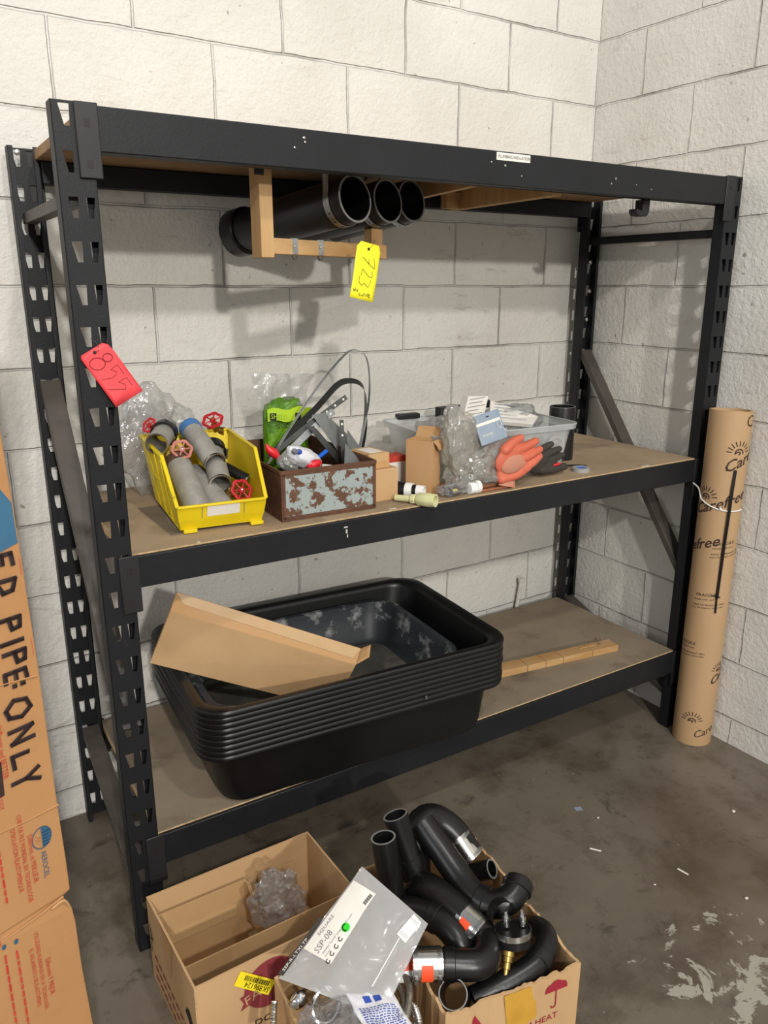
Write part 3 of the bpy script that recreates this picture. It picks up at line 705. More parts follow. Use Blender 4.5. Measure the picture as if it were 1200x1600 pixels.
def valve(label, c, n, r, m, stem=.03, body=True, hub='brass'):
    c = V(c); n = V(n).normalized()
    t = thing('gate_valve', label, 'valve', c-n*stem*1.8)
    M = handwheel(t, c, n, r, m, hub)
    MB().tube([c, c-n*stem], .004, 8).build('stem', 'brass', t)
    MB().tube([c-n*stem*.7, c-n*stem, c-n*(stem+.004), c-n*(stem+.012)], [.008, .012, .014, .014], 6).build('bonnet', 'brass', t)
    s = n.cross(V((0, 0, 1))).normalized()
    MB().tube([c-n*(stem+.02)-s*.022, c-n*(stem+.02)+s*.022], .012, 12).build('valve_body', 'brass', t)
valve('red handwheel valve facing out beside the white label of yellow bin', (-1.596, -.472, 1.052), (.1, -.85, .45), .0235, 'valve_red', .022, hub='screw_zinc')
valve('faded pink handwheel valve between the pipes in yellow bin', (-1.692, -.345, 1.139), (-.1, -.75, .55), .0225, 'valve_pink', .02, hub='screw_zinc')
valve('red handwheel valve with brass neck sticking up behind yellow bin pipes', (-1.562, -.215, 1.180), (-.35, -.45, .75), .0245, 'valve_red', .022)
valve('red handwheel valve at the back left corner of yellow bin', (-1.735, -.235, 1.186), (-.7, -.3, .5), .018, 'valve_red', .016)
mb = MB(); crumple(mb, (-1.705, -.135, 1.12), (.095, .045, .125), 3, .45, 4, freq=1.5, flat=Z1+.001, jit=.04); mb.build('plastic_bag', 'clear_film', label='crumpled clear plastic bag standing behind the yellow bin', cat='bag', smooth=25)

# ---- rusty steel box
ST = TR((-1.5344, -.561, Z1), (0, 0, RD(-3.2))); bw, bd, bh = .252, .40, .123
sb = thing('steel_box', 'rusty open steel box with flaking grey paint beside the yellow bin', 'box', (-1.41, -.37, Z1))
mb = MB()
def bx(lo, hi): mb.box(lo, hi, T=ST)
out = [V((0, 0, 0)), V((bw, 0, 0)), V((bw, bd, 0)), V((0, bd, 0))]
mb.loft([[p+V((0, 0, z)) for p in out] for z in (0, bh)]+[[V((p.x+(t if p.x < .1 else -t), p.y+(t if p.y < .1 else -t), z)) for p in out] for t, z in ((.0025, bh), (.0025, .003))], c0=True, c1=True, T=ST)
mb.build('box_body', 'rust', sb, smooth=0, bevel=.0008)
for a, b_ in (((0, 0), (bw, 0)), ((bw, 0), (bw, bd)), ((0, bd), (bw, bd)), ((0, 0), (0, bd))):
    MB().bar(ST @ V((a[0], a[1], bh-.004)), ST @ V((b_[0], b_[1], bh-.004)), .004, .009).build('rim', 'rust', sb, bevel=.0008)
MB().box((.010, -.0012, .012), (bw-.010, 0, bh-.014), T=ST).build('front_panel', 'rust_paint', sb, smooth=0, bevel=.0005, label='flaking grey painted front panel')
for lo, hi in (((.004, -.0016, .006), (bw-.004, 0, .012)), ((.004, -.0016, bh-.014), (bw-.004, 0, bh-.008)), ((.004, -.0016, .006), (.010, 0, bh-.008)), ((bw-.010, -.0016, .006), (bw-.004, 0, bh-.008))):
    MB().box(lo, hi, T=ST).build('panel_frame', 'rust', sb, smooth=0)
# contents
g = thing('green_bag', 'bright green printed plastic bag standing in the rusty box, clear top', 'bag', (-1.365, -.235, Z1+.003))
mb = MB(); crumple(mb, (-1.368, -.240, 1.115), (.064, .026, .112), 5, .14, 4, freq=2.2, flat=Z1+.004, sq=.62); mb.build('bag_body', 'green_bag', g, smooth=60)
mb = MB(); sheet(mb, [(-1.435, -.245, 1.20), (-1.305, -.245, 1.20), (-1.262, -.225, 1.285), (-1.455, -.225, 1.295)], 24, 14, .026, 4, 16); mb.build('clear_top', 'clear_film', g, smooth=60, label='clear open mouth of the bag')
mb = MB(); mb.loft([[V((-1.432+.0145*i, -.2735-.012*sin(pi*i/9), z+.004*sin(i*1.3))) for i in range(10)] for z in (1.172, 1.205)], close=False); mb.build('top_band', 'lime', g, label='lime band', smooth=60)
fn = lambda u, v: V((-1.425+u, -.2785-.010*sin(pi*min(max(u/.13, 0), 1)), 1.180+v-.05*u))
mb = MB(); mb.add([fn(-.002, -.004)+V((0, .0006, 0)), fn(.085, -.004)+V((0, .0006, 0)), fn(.085, .015)+V((0, .0006, 0)), fn(-.002, .015)+V((0, .0006, 0))], [(0, 1, 2, 3)]); mb.build('print_band', 'ink_black', g, smooth=0)
mb = MB(); text_mb(mb, 'SHIELD', .018, lambda u, v: fn(u, v)+V((0, -.0006, 0)), sx=.8); mb.build('printed_text', 'lime', g, smooth=0)
mb = MB(); text_mb(mb, 'QUICK', .017, lambda u, v: fn(u+.012, v-.024)+V((0, -.004, 0)), sx=.8); mb.build('printed_text', 'ink_black', g, smooth=0)
lp = thing('steel_band', 'tall bright loop of flat steel band rising from the rusty box', 'band', (-1.25, -.33, 1.02))
ribbon(mb := MB(), smoothpath([(-1.475, -.36, 1.080), (-1.405, -.35, 1.165), (-1.310, -.33, 1.262), (-1.232, -.32, 1.332), (-1.192, -.315, 1.352), (-1.158, -.32, 1.338), (-1.147, -.325, 1.29), (-1.158, -.34, 1.215), (-1.20, -.37, 1.12), (-1.262, -.42, 1.015)], 6), (.25, 1, .1), .016, .0009); mb.build('band_loop', 'strap_steel', lp)
lp = thing('steel_band', 'dark grey loop of steel band inside the taller bright loop', 'band', (-1.27, -.33, 1.02))
ribbon(mb := MB(), smoothpath([(-1.462, -.34, 1.090), (-1.40, -.34, 1.148), (-1.318, -.33, 1.205), (-1.245, -.32, 1.262), (-1.200, -.315, 1.270), (-1.170, -.32, 1.258), (-1.163, -.33, 1.225), (-1.185, -.36, 1.14), (-1.255, -.42, 1.02)], 6), (.3, 1, .8), .020, .0009); mb.build('band_loop', 'dark_strap', lp)
def strip(label, a, b, w, m, holes=0, wd=(.3, .2, 1), t=.0012):
    a, b = V(a), V(b); o = thing('perforated_strip' if holes else 'metal_strip', label, 'strip', a)
    ribbon(mb := MB(), [a, (a+b)/2+V((0, .003, .002)), b], wd, w, t); st_ = mb.build('strip_body', m, o)
    d = (b-a).normalized(); x = V(wd); x = (x-d*x.dot(d)).normalized(); n = d.cross(x)
    if n.y > 0: n = -n
    for i in range(holes):
        p = b-d*(.012+.030*i); mb = MB(); M = frame(n, d); M.translation = p+n*(t/2)+V((0, .0015*(1-abs(2*i/max(holes,1)-1)), 0))
        mb.lathe([(.0032, -.0002), (.0032, .0004)], 10, T=M, c0=True, c1=True); mb.build('hole', 'white_card', st_)
    return o
strip('perforated grey strip slanting up to the right across the box', (-1.455, -.365, 1.110), (-1.232, -.345, 1.232), .014, 'dark_strap', 4)
strip('second perforated strip just below the slanting one, partly bent', (-1.440, -.375, 1.095), (-1.275, -.350, 1.198), .018, 'strap_steel', 3)
strip('short upright perforated strip at the right side of the box', (-1.292, -.440, 1.02), (-1.268, -.380, 1.178), .012, 'dark_strap', 2, wd=(1, 0, 0))
strip('thin bright strip leaning beside the upright perforated one', (-1.272, -.43, 1.02), (-1.245, -.375, 1.145), .006, 'strap_steel', 0, wd=(1, 0, 0))
def plate(label, pts, n=(0, -1, .2), m='sheet_metal'):
    MB().poly(pts, n, .0012).build('sheet_metal_plate', m, label=label, cat='plate', smooth=0)
plate('wide grey sheet metal plate leaning in the box under the loops', [(-1.345, -.36, 1.195), (-1.305, -.355, 1.197), (-1.195, -.335, 1.100), (-1.225, -.36, 1.06), (-1.262, -.37, 1.075)])
plate('narrow dark metal plate leaning left of the wide one', [(-1.362, -.37, 1.165), (-1.345, -.368, 1.168), (-1.250, -.38, 1.055), (-1.268, -.385, 1.045)], m='dark_strap')
plate('pale triangular sheet metal offcut at the front right of the box', [(-1.330, -.50, 1.08), (-1.292, -.44, 1.128), (-1.272, -.50, 1.078)])
plate('pale sheet metal offcut leaning on the right wall of the box', [(-1.285, -.47, 1.085), (-1.250, -.38, 1.150), (-1.235, -.45, 1.090)])
pk = thing('printed_packet', 'white packet with blue and red print at the front of the rusty box', 'packet', (-1.44, -.46, 1.06))
mb = MB(); crumple(mb, (-1.428, -.470, 1.108), (.052, .028, .026), 9, .2, 4, rot=(0, .55, .1), freq=1.6); mb.build('packet_body', 'wrapper_white', pk, smooth=60)
for i, (dx, dz, m_) in enumerate(((-.022, .031, 'wrapper_blue'), (-.008, .020, 'wrapper_blue'), (.012, .008, 'wrapper_blue'), (-.034, .034, 'ink_grey'))):
    mb = MB(); crumple(mb, (-1.428+dx, -.491, 1.108+dz-.008), (.009, .006, .007), i, .2, 2, rot=(0, .6, 0)); mb.build('print_mark', m_, pk)
mb = MB(); crumple(mb, (-1.420, -.512, 1.100), (.020, .008, .011), 2, .25, 3, rot=(0, -.3, 0)); mb.build('red_plastic_piece', 'cap_red', label='small red plastic piece lying on the white printed packet', cat='plastic piece')
t = thing('tube_of_sealant', 'squeezed clear tube with a red pointed cap beside the yellow bin', 'tube', (-1.49, -.47, 1.06))
mb = MB(); crumple(mb, (-1.478, -.478, 1.105), (.030, .020, .018), 11, .25, 3, rot=(0, .5, 0)); mb.build('tube_body', 'hazy_film', t)
MB().tube([(-1.500, -.470, 1.122), (-1.508, -.468, 1.132), (-1.520, -.464, 1.142), (-1.524, -.462, 1.154)], [.009, .012, .008, .002], 12).build('pointed_cap', 'cap_red', t, label='red pointed cap')
mb = MB(); mb.tube([(-1.352, -.40, 1.088), (-1.318, -.385, 1.100)], [.005, .006], 10); mb.build('marker_pen', 'bright_blue', label='bright blue stub of a pen among parts in rusty box', cat='pen')
for i, (c_, r_) in enumerate((((-1.335, -.44, 1.05), (.022, .02, .022)), ((-1.36, -.38, 1.06), (.02, .02, .02)))):
    mb = MB(); mb.box((-r_[0], -r_[1], -r_[2]), r_, T=TR(c_, (.3*i, .4, .5+i))); mb.build('small_carton', ['white_card', 'kraft_grey'][i], label=['small white carton behind the pale offcut in the rusty box', 'small grey carton deep inside the rusty box'][i], cat='carton', bevel=.002)
mb = MB(); mb.box((0, 0, 0), (.22, .30, .05), T=ST @ Matrix.Translation((.015, .06, .004))); mb.build('parts_tray', 'box_inside', label='dark tray lying at the bottom of the rusty box', cat='tray', bevel=.003)

# ---- cartons
c = thing('carton', 'plain small brown carton beside the rusty box, lower of two', 'carton', (-1.225, -.485, Z1))
MB().box((-1.272, -.528, Z1), (-1.186, -.440, Z1+.084)).build('carton_body', 'cardboard_light', c, bevel=.0015, smooth=0)
c = thing('carton', 'small taped brown carton stacked on the lower plain carton', 'carton', (-1.24, -.46, Z1+.084))
T_ = TR((-1.270, -.520, Z1+.0845), (0, 0, RD(4))); MB().box((0, 0, 0), (.066, .085, .040), T=T_).build('carton_body', 'cardboard', c, bevel=.0015, smooth=0)
MB().box((.006, -.0008, .018), (.060, .086, .0408), T=T_).build('tape', 'clear_tape', c, smooth=0, label='glossy clear tape')
MB().box((.012, .015, .0408), (.052, .07, .0416), T=T_).build('label_paper', 'white_card', c, smooth=0)
c = thing('carton', 'white carton with a red stripe half hidden behind the tall carton', 'carton', (-1.11, -.40, Z1))
MB().box((-1.155, -.42, Z1), (-1.085, -.37, Z1+.085)).build('carton_body', 'white_card', c, bevel=.001, smooth=0)
MB().box((-1.1553, -.4204, Z1+.070), (-1.0847, -.3696, Z1+.0855)).build('stripe', 'ink_red', c, smooth=0, label='red stripe')
# tall open carton
CT = TR((-1.088, -.540, Z1), (0, 0, RD(-47))); a_, b_, h_ = .075, .060, .142   # -x runs to the left-back, y to the right-back
c = thing('carton', 'tall narrow brown carton standing open, flap folded out', 'carton', (-1.09, -.49, Z1))
mb = MB(); o4 = [V((-a_, 0, 0)), V((0, 0, 0)), V((0, b_, 0)), V((-a_, b_, 0))]
# axes: local x -> along visible left face, local y -> along right face
CT2 = Matrix((V((.50, -.866, 0)), V((.866, .50, 0)), V((0, 0, 1)))).transposed().to_4x4(); CT2.translation = V((-1.088, -.540, Z1))
def ring(t, z): return [V((-a_+t, t, z)), V((-t, t, z)), V((-t, b_-t, z)), V((-a_+t, b_-t, z))]
mb.loft([ring(0, 0), ring(0, h_), ring(.0016, h_), ring(.0016, .003)], c0=True, c1=True, T=CT2); mb.build('carton_body', 'cardboard', c, smooth=0)
mb = MB(); mb.loft([[V((.0005, b_*.15, h_)), V((.0005, b_*.95, h_))], [V((.012, b_*.18, h_-.012)), V((.012, b_*.9, h_-.014))], [V((.014, b_*.30, h_-.024)), V((.014, b_*.80, h_-.026))]], close=False, T=CT2)
o = mb.build('flap', 'cardboard', c, smooth=0); s_ = o.modifiers.new('t', 'SOLIDIFY'); s_.thickness = .0015
mb = MB(); mb.poly([CT2 @ V(p) for p in ((-a_, b_, h_), (0, b_, h_), (-.004, b_+.006, h_+.030), (-a_+.006, b_+.008, h_+.028))], CT2.to_3x3() @ V((0, 1, 0)), .0015); mb.build('flap', 'cardboard', c, smooth=0)

# ---- tote
TT = TR((-.790, -.370, Z1), (0, 0, RD(-5)))
tt = thing('storage_tote', 'clear plastic storage tote crammed with bags and papers, middle shelf', 'tote', (-.79, -.37, Z1))
mb = MB(); shell(mb, [(.440, .275, .03, 0), (.455, .290, .032, .06), (.475, .310, .034, .128), (.498, .333, .036, .130), (.502, .337, .036, .142), (.498, .333, .034, .146)], .0022, TT); mb.build('tote_body', 'tote_plastic', tt)
MB().tube([TT @ V(p) for p in rrect(.500, .335, .036, .145)]+[TT @ rrect(.500, .335, .036, .145)[0]], .0028, 8).build('rim', 'tote_plastic', tt)
for xx in (-.19, .02):
    MB().box((xx, .150, .142), (xx+.075 if xx < 0 else xx+.045, .178, .158), T=TT).build('latch', 'plate_black', tt, bevel=.003, label='black latch')
M_ = TT @ Matrix.Translation((.165, -.158, .085)) @ Matrix.Rotation(RD(84), 4, 'X')
MB().lathe([(.034, 0), (.0325, .003), (.027, .002), (.022, .004), (.016, .002), (.008, .005), (.002, .003)], 28, T=M_, c1=True).build('embossed_disc', 'hazy_film', tt, label='round embossed disc')
# contents of the tote
for i, (c_, r_, lb) in enumerate((((-.93, -.37, 1.085), (.085, .085, .065), 'loose clear bag bulging out of the left end of tote'), ((-.64, -.34, 1.10), (.11, .075, .065), 'clear bag draped over the right end of tote'))):
    mb = MB(); crumple(mb, c_, r_, 20+i, .35, 4, freq=2, flat=Z1+.004); mb.build('plastic_bag', 'hazy_film', label=lb, cat='bag', smooth=55)
def booklet(name, label, cat, pts, m='white_card', thick=.012, lines=5, ink='ink_grey', mt=None):
    a, b, c_, d = [V(p) for p in pts]; n = (b-a).cross(d-a).normalized()
    if n.y > 0: n = -n
    t = thing(name, label, cat, (a+b)/2)
    MB().poly([a, b, c_, d], n, thick).build('cover', m, t, bevel=.001, smooth=0)
    u = (b-a); v = (d-a)
    for i in range(lines):
        k = .18+.64*i/max(lines-1, 1); mb = MB(); w_ = (.75, .55, .8, .65, .7)[i % 5]
        p0 = a+u*.1+v*k+n*.0006; e = u*w_; hgt = v.normalized()*.0022
        mb.add([p0, p0+e, p0+e+hgt, p0+hgt], [(0, 1, 2, 3)]); mb.build('print_line', ink, t, smooth=0)
    return t
booklet('printed_carton', 'white printed carton with barcode standing at the back of the tote', 'carton', [(-.825, -.335, 1.130), (-.742, -.335, 1.135), (-.722, -.33, 1.195), (-.800, -.33, 1.201)], thick=.03)
booklet('instruction_booklet', 'white booklet lying open over the right side of tote', 'booklet', [(-.772, -.40, 1.135), (-.655, -.46, 1.122), (-.598, -.42, 1.135), (-.715, -.33, 1.182)], thick=.014, ink='header_blue')
mb = MB(); mb.poly([(-.735, -.33, 1.190), (-.675, -.33, 1.165), (-.71, -.33, 1.16), (-.745, -.33, 1.16)], (0, -1, 0), .02); mb.build('folder', 'ink_black', label='black folder edge poking up behind the white booklet', cat='folder')
mb = MB(); mb.box((-.88, -.30, 1.06), (-.79, -.27, 1.168)); mb.build('folder', 'plate_black', label='black flat piece standing left of the printed carton in tote', cat='folder', bevel=.002)
mb = MB(); mb.box((-.08, -.05, 0), (.08, .05, .05), T=TR((-.66, -.36, Z1+.004), (0, 0, .2))); mb.build('small_carton', 'kraft_grey', label='grey carton at the bottom right of the tote', cat='carton', bevel=.002)
mb = MB(); mb.box((-.07, -.05, 0), (.07, .05, .06), T=TR((-.90, -.34, Z1+.004), (0, 0, -.1))); mb.build('small_carton', 'white_gloss', label='white carton at the bottom left of the tote', cat='carton', bevel=.002)
# big clear bag in front of the tote
bg = thing('plastic_bag', 'big cloudy plastic bag slumped in front of the tote, beside orange glove', 'bag', (-.975, -.555, Z1))
mb = MB(); crumple(mb, (-.953, -.556, 1.038), (.084, .042, .058), 31, .3, 4, freq=1.5, flat=Z1+.001, jit=.035, sq=.8); mb.build('bag_body', 'milky_film', bg, smooth=28)
mb = MB(); crumple(mb, (-1.008, -.556, 1.125), (.055, .028, .088), 33, .32, 4, freq=1.4, rot=(0, -.2, 0), jit=.035, sq=.85); mb.build('bag_neck', 'milky_film', bg, smooth=28)
mb = MB(); crumple(mb, (-.935, -.560, 1.045), (.050, .022, .030), 35, .5, 4, freq=3); mb.build('metal_contents', 'chrome', bg, smooth=30, label='shiny metal parts inside the bag')
mb = MB(); crumple(mb, (-.888, -.575, 1.030), (.010, .008, .013), 36, .2, 2); mb.build('yellow_part', 'pale_green', bg)
hc = thing('header_card', 'pale blue header card of a hanging bag, in front of the tote', 'card', (-.905, -.56, 1.10))
a, b_, c_, d = V((-.955, -.585, 1.108)), V((-.858, -.575, 1.122)), V((-.869, -.545, 1.197)), V((-.966, -.555, 1.183))
MB().poly([a, b_, c_, d], (b_-a).cross(d-a), .0008).build('card', 'header_blue', hc, smooth=0)
nn = (b_-a).cross(d-a).normalized(); nn = nn if nn.y < 0 else -nn
mb = MB(); p = lambda s, t: a+(b_-a)*s+(d-a)*t+nn*.0012
mb.add([p(0, .62), p(.95, .62), p(.93, .72), p(0, .72)], [(0, 1, 2, 3)]); mb.build('white_stripe', 'white_card', hc, smooth=0)
mb = MB(); fn = plane_fn(p(.12, .25), b_-a, d-a, nn, .0004); text_mb(mb, 'wiseway', .013, fn, sx=.9); strokes(mb, [[(.062, .02), (.066, .035), (.078, .035), (.080, .02), (.071, .008), (.062, .02)]], .0014, fn); mb.build('printed_text', 'white_card', hc, smooth=0)
mb = MB(); mb.add([p(.45, .84), p(.56, .84), p(.56, .88), p(.45, .88)], [(0, 1, 2, 3)]); mb.build('hang_hole', 'ink_black', hc, smooth=0)
mb = MB(); sheet(mb, [(-.935, -.590, 1.03), (-.845, -.582, 1.03), (-.855, -.577, 1.118), (-.952, -.586, 1.105)], 14, 12, .006, 8, 30); mb.build('bag_front', 'clear_film', hc, smooth=60)
# gloves
def glove(label, palm, fingers, m, cuff=None, vox=.0022):
    lo = V((sum(p[0] for p, r in palm)/len(palm), sum(p[1] for p, r in palm)/len(palm), Z1))
    t = thing('work_glove', label, 'glove', lo); mb = MB()
    for c, r in palm: crumple(mb, c, r, 1, .04, 3)
    for pts, rs in fingers: limb(mb, pts, rs, start=True)
    o = mb.build('glove_body', m, t)
    k = o.modifiers.new('r', 'REMESH'); k.mode = 'VOXEL'; k.voxel_size = vox; k.use_smooth_shade = True
    k = o.modifiers.new('s', 'SMOOTH'); k.factor = .6; k.iterations = 6
    return t
y = -.592
gl = glove('orange rubber work glove leaning on the tote, fingers spread to the right', [((-.860, y, 1.055), (.052, .014, .043)), ((-.842, y, 1.078), (.040, .013, .030)), ((-.875, y, 1.022), (.030, .012, .028))],
    [([(-.880, y, 1.090), (-.850, y+.003, 1.108), (-.822, y+.004, 1.117)], [.016, .0135, .0115]),
     ([(-.835, y, 1.085), (-.795, y+.003, 1.093), (-.765, y+.004, 1.102)], [.015, .0135, .0115]),
     ([(-.820, y-.004, 1.060), (-.785, y-.003, 1.068), (-.752, y, 1.078)], [.014, .0125, .011]),
     ([(-.825, y-.006, 1.030), (-.785, y-.005, 1.042), (-.752, y, 1.058)], [.013, .0125, .011]),
     ([(-.890, y-.002, 1.010), (-.840, y-.006, 1.018), (-.800, y-.006, 1.034)], [.014, .014, .013])], 'glove_orange')
mb = MB(); crumple(mb, (-.853, y-.011, 1.050), (.044, .009, .026), 4, .1, 3, rot=(0, -.15, 0)); mb.build('dusty_palm', 'glove_dust', gl, label='palm patch greyed with dust')
mb = MB(); mb.tube([(-.872, y-.001, 1.018), (-.868, y-.002, 1.002), (-.872, y-.004, Z1+.004)], [.024, .026, .030], 20, squash=(1, .45), thick=.002); mb.build('cuff', 'glove_dust', gl, label='dusty knit cuff')
y = -.553
gl = glove('dark grey work glove lying behind the orange glove against the tote', [((-.715, y, 1.030), (.052, .014, .034)), ((-.685, y, 1.015), (.045, .014, .024))],
    [([(-.735, y, 1.055), (-.700, y, 1.068), (-.668, y, 1.078)], [.012, .0105, .009]),
     ([(-.705, y, 1.045), (-.665, y, 1.054), (-.635, y, 1.060)], [.0125, .011, .0095]),
     ([(-.700, y, 1.026), (-.655, y, 1.033), (-.622, y, 1.040)], [.0125, .011, .0095]),
     ([(-.705, y-.002, 1.006), (-.655, y-.003, 1.004), (-.612, y-.003, 1.005)], [.015, .014, .011])], 'glove_black')
mb = MB(); crumple(mb, (-.652, y-.012, 1.018), (.017, .005, .004), 4, .1, 2, rot=(0, -.1, 0)); mb.build('red_patch', 'cap_red', gl, label='red patch')
# black pipe stub standing at the right
p = thing('pipe_stub', 'short black pipe standing upright at the right end of the tote', 'pipe', (-.470, -.395, Z1))
MB().tube([(-.470, -.395, Z1), (-.470, -.395, 1.150), (-.470, -.395, 1.152)], [.041, .041, .0405], 36, thick=.004).build('pipe_body', 'abs_black', p)
MB().tube([(-.470, -.395, 1.1505), (-.470, -.395, 1.1528)], .0405, 36, thick=.003).build('cut_edge', 'rubber_rim', p)
# tape roll, cord
tp = thing('tape_roll', 'grey tape roll with blue core lying at the front right', 'tape', (-.548, -.562, Z1))
M_ = Matrix.Translation((-.548, -.562, Z1))
MB().lathe([(.026, 0), (.026, .012), (.0165, .012), (.0165, 0), (.026, 0)], 30, T=M_).build('tape_ring', 'tape_grey', tp)
MB().lathe([(.0165, .0005), (.0165, .0122), (.014, .0122), (.014, .0005), (.0165, .0005)], 26, T=M_).build('core', 'header_blue', tp, label='blue core')
MB().lathe([(.0138, .002), (.0138, .011), (.002, .011)], 26, T=M_, c1=True).build('core_disc', 'bright_blue', tp)
MB().tube(smoothpath([(-.635, -.525, Z1+.016), (-.60, -.515, Z1+.012), (-.55, -.510, Z1+.008), (-.505, -.515, Z1+.004), (-.490, -.530, Z1+.003), (-.515, -.538, Z1+.003)], 6), .0028, 8).build('black_cord', 'rubber_black', label='thin black cord curling behind the tape roll', cat='cord')
# small bag, white cap, leather strap, black pipe with white fitting, pale green tool
bg = thing('small_plastic_bag', 'small clear bag of fittings in front of the tall carton', 'bag', (-1.045, -.575, Z1))
mb = MB(); crumple(mb, (-1.042, -.578, Z1+.017), (.048, .024, .020), 41, .35, 4, flat=Z1+.0008); mb.build('bag_body', 'clear_film', bg, smooth=50)
mb = MB(); crumple(mb, (-1.040, -.578, Z1+.010), (.026, .014, .009), 42, .4, 3); mb.build('dark_parts', 'box_inside', bg)
mb = MB(); crumple(mb, (-1.045, -.588, Z1+.016), (.008, .005, .004), 43, .3, 2); mb.build('yellow_part', 'sticker_yellow', bg)
cp = thing('threaded_plug', 'white plastic pipe cap lying beside the small clear bag', 'plug', (-.985, -.594, Z1))
MB().tube([(-1.004, -.594, Z1+.016), (-.982, -.594, Z1+.016)], .0155, 24).build('cap_body', 'white_gloss', cp, bevel=.001)
MB().tube([(-.983, -.594, Z1+.0175), (-.970, -.594, Z1+.0175)], [.0175, .0175], 24, thick=.002).build('flange', 'white_gloss', cp)
MB().tube(smoothpath([(-.968, -.580, Z1+.008), (-.92, -.578, Z1+.009), (-.872, -.578, Z1+.010), (-.852, -.584, Z1+.009), (-.850, -.592, Z1+.006), (-.872, -.598, Z1+.004), (-.92, -.598, Z1+.004), (-.968, -.597, Z1+.004)], 6), .0042, 10).build('leather_strap', 'leather', label='brown leather strap folded in a loop at the shelf front', cat='strap')
MB().tube(smoothpath([(-1.055, -.535, Z1+.006), (-1.03, -.520, Z1+.018), (-1.00, -.525, Z1+.020), (-.975, -.535, Z1+.006)], 5), .004, 8).build('leather_strap', 'leather', label='brown strap end showing behind the small clear bag', cat='strap')
p = thing('pipe_fitting', 'black pipe with a white ring and grey mouth lying by the cartons', 'fitting', (-1.16, -.50, Z1))
a = V((-1.205, -.465, Z1+.021)); b_ = V((-1.125, -.565, Z1+.0185)); d = (b_-a).normalized()
MB().tube([a, a+d*.075], .0205, 26).build('pipe_body', 'abs_black', p)
MB().tube([a+d*.070, a+d*.094], .0195, 26, thick=.004).build('white_ring', 'white_gloss', p, label='white ring')
MB().tube([a+d*.090, a+d*.105], .0155, 26).build('black_ring', 'rubber_black', p)
MB().tube([a+d*.104, a+d*.126], [.0155, .0155], 26, thick=.003).build('white_mouth', 'white_gloss', p)
tl = thing('nozzle', 'pale green plastic nozzle with a flared fluted end at the shelf edge', 'nozzle', (-1.17, -.60, Z1))
a = V((-1.206, -.548, Z1+.010)); b_ = V((-1.152, -.648, Z1+.017)); d = (b_-a).normalized(); L = (b_-a).length
MB().tube([a, a+d*.045], .0085, 16).build('stem', 'pale_green', tl)
MB().tube([a+d*.042, a+d*.046, a+d*.056, a+d*.060], [.009, .0125, .0125, .009], 8).build('collar', 'pale_green', tl)
mb = MB(); seg = 24; rings = []
xx = d.cross(V((0, 0, 1))).normalized(); yy = d.cross(xx)
for k, rr in ((.058, .010), (.068, .0165), (.095, .0175), (L, .0165), (L, .0125), (.075, .011), (.065, .002)):
    rings.append([a+d*k+(xx*cos(2*pi*j/seg)+yy*sin(2*pi*j/seg))*rr*(1+(.06 if j % 3 == 0 and k < L else 0)) for j in range(seg)])
mb.loft(rings, c0=True, c1=True); mb.build('flared_end', 'pale_green', tl)
# ================================================================ lower shelf
Z0 = .3026
TW, TD, TA = .875, .575, RD(-4.6)
TC = V((-1.331, -.388, 0))
def tub_mesh():
    mb = MB(); r = .075; T = Matrix.Translation((0, 0, 0))
    lv = [(TW-.160, TD-.110, .045, 0), (TW-.118, TD-.078, .060, .008), (TW-.100, TD-.064, .070, .030), (TW-.062, TD-.050, r, .146)]
    out = [rrect(w-.004, d-.004, rr, z, 8) for w, d, rr, z in lv[:4]]+[rrect(TW-.036, TD-.026, r, .149, 8), rrect(TW-.010, TD-.010, r, .1505, 8), rrect(TW-.002, TD-.002, r, .1505, 8)]
    inn = [rrect(w-.010, d-.010, rr, z+(.004 if i < 2 else 0), 8) for i, (w, d, rr, z) in enumerate(lv[:4])]
    top = [rrect(TW, TD, r, .1535, 8), rrect(TW, TD, r, .1605, 8), rrect(TW-.006, TD-.006, r, .1645, 8), rrect(TW-.030, TD-.030, r, .1655, 8), rrect(TW-.052, TD-.044, r, .163, 8), rrect(TW-.064, TD-.056, r, .156, 8)]
    mb.loft(out+top+inn[::-1], c0=True, c1=True)
    return mb
names = ['topmost of nine nested black mixing tubs, its wide rim holding the carton', 'second nested black tub, just below the topmost rim', 'third nested black tub rim from the top of the stack', 'fourth nested black tub rim from the top of the stack', 'middle rim, fifth of the nine nested black tubs', 'fourth nested black tub rim counted up from the bottom', 'third nested black tub rim counted up from the bottom', 'nested black tub resting directly in the lowest tub', 'lowest black mixing tub, its smooth wall standing on the bottom shelf']
tub0 = tub_mesh().build('mixing_tub', 'tub_black', base=(0, 0, 0), smooth=42)
rng = random.Random(3)
for i in range(9):
    o = tub0 if i == 0 else tub0.copy()
    if i: COL.objects.link(o)
    o.location = TC+V((rng.uniform(-.0015, .0015), rng.uniform(-.0012, .0012), Z0+.0146*i)); o.rotation_euler = (0, 0, TA+rng.uniform(-.001, .001))
    o['label'] = names[8-i]; o['category'] = 'tub'; o['group'] = 'nested black mixing tubs on the bottom shelf'
zt = Z0+.0146*8+.0045
U = TR((-1.368, -.385, zt), (0, 0, TA))
tr = thing('mixing_tray', 'smaller mortar-stained tray sitting inside the topmost black tub', 'tray', (-1.368, -.385, zt))
mb = MB(); lv = [(.60, .37, .05, 0), (.63, .40, .06, .012), (.67, .44, .07, .110), (.705, .462, .075, .114), (.712, .468, .075, .121), (.705, .462, .072, .125)]
out = [rrect(w, d, r, z, 8) for w, d, r, z in lv]; inn = [rrect(w-.012-(.02 if i > 2 else 0), d-.012-(.02 if i > 2 else 0), r, z+(.004 if i < 2 else (.001 if i < 5 else 0)), 8) for i, (w, d, r, z) in enumerate(lv)]
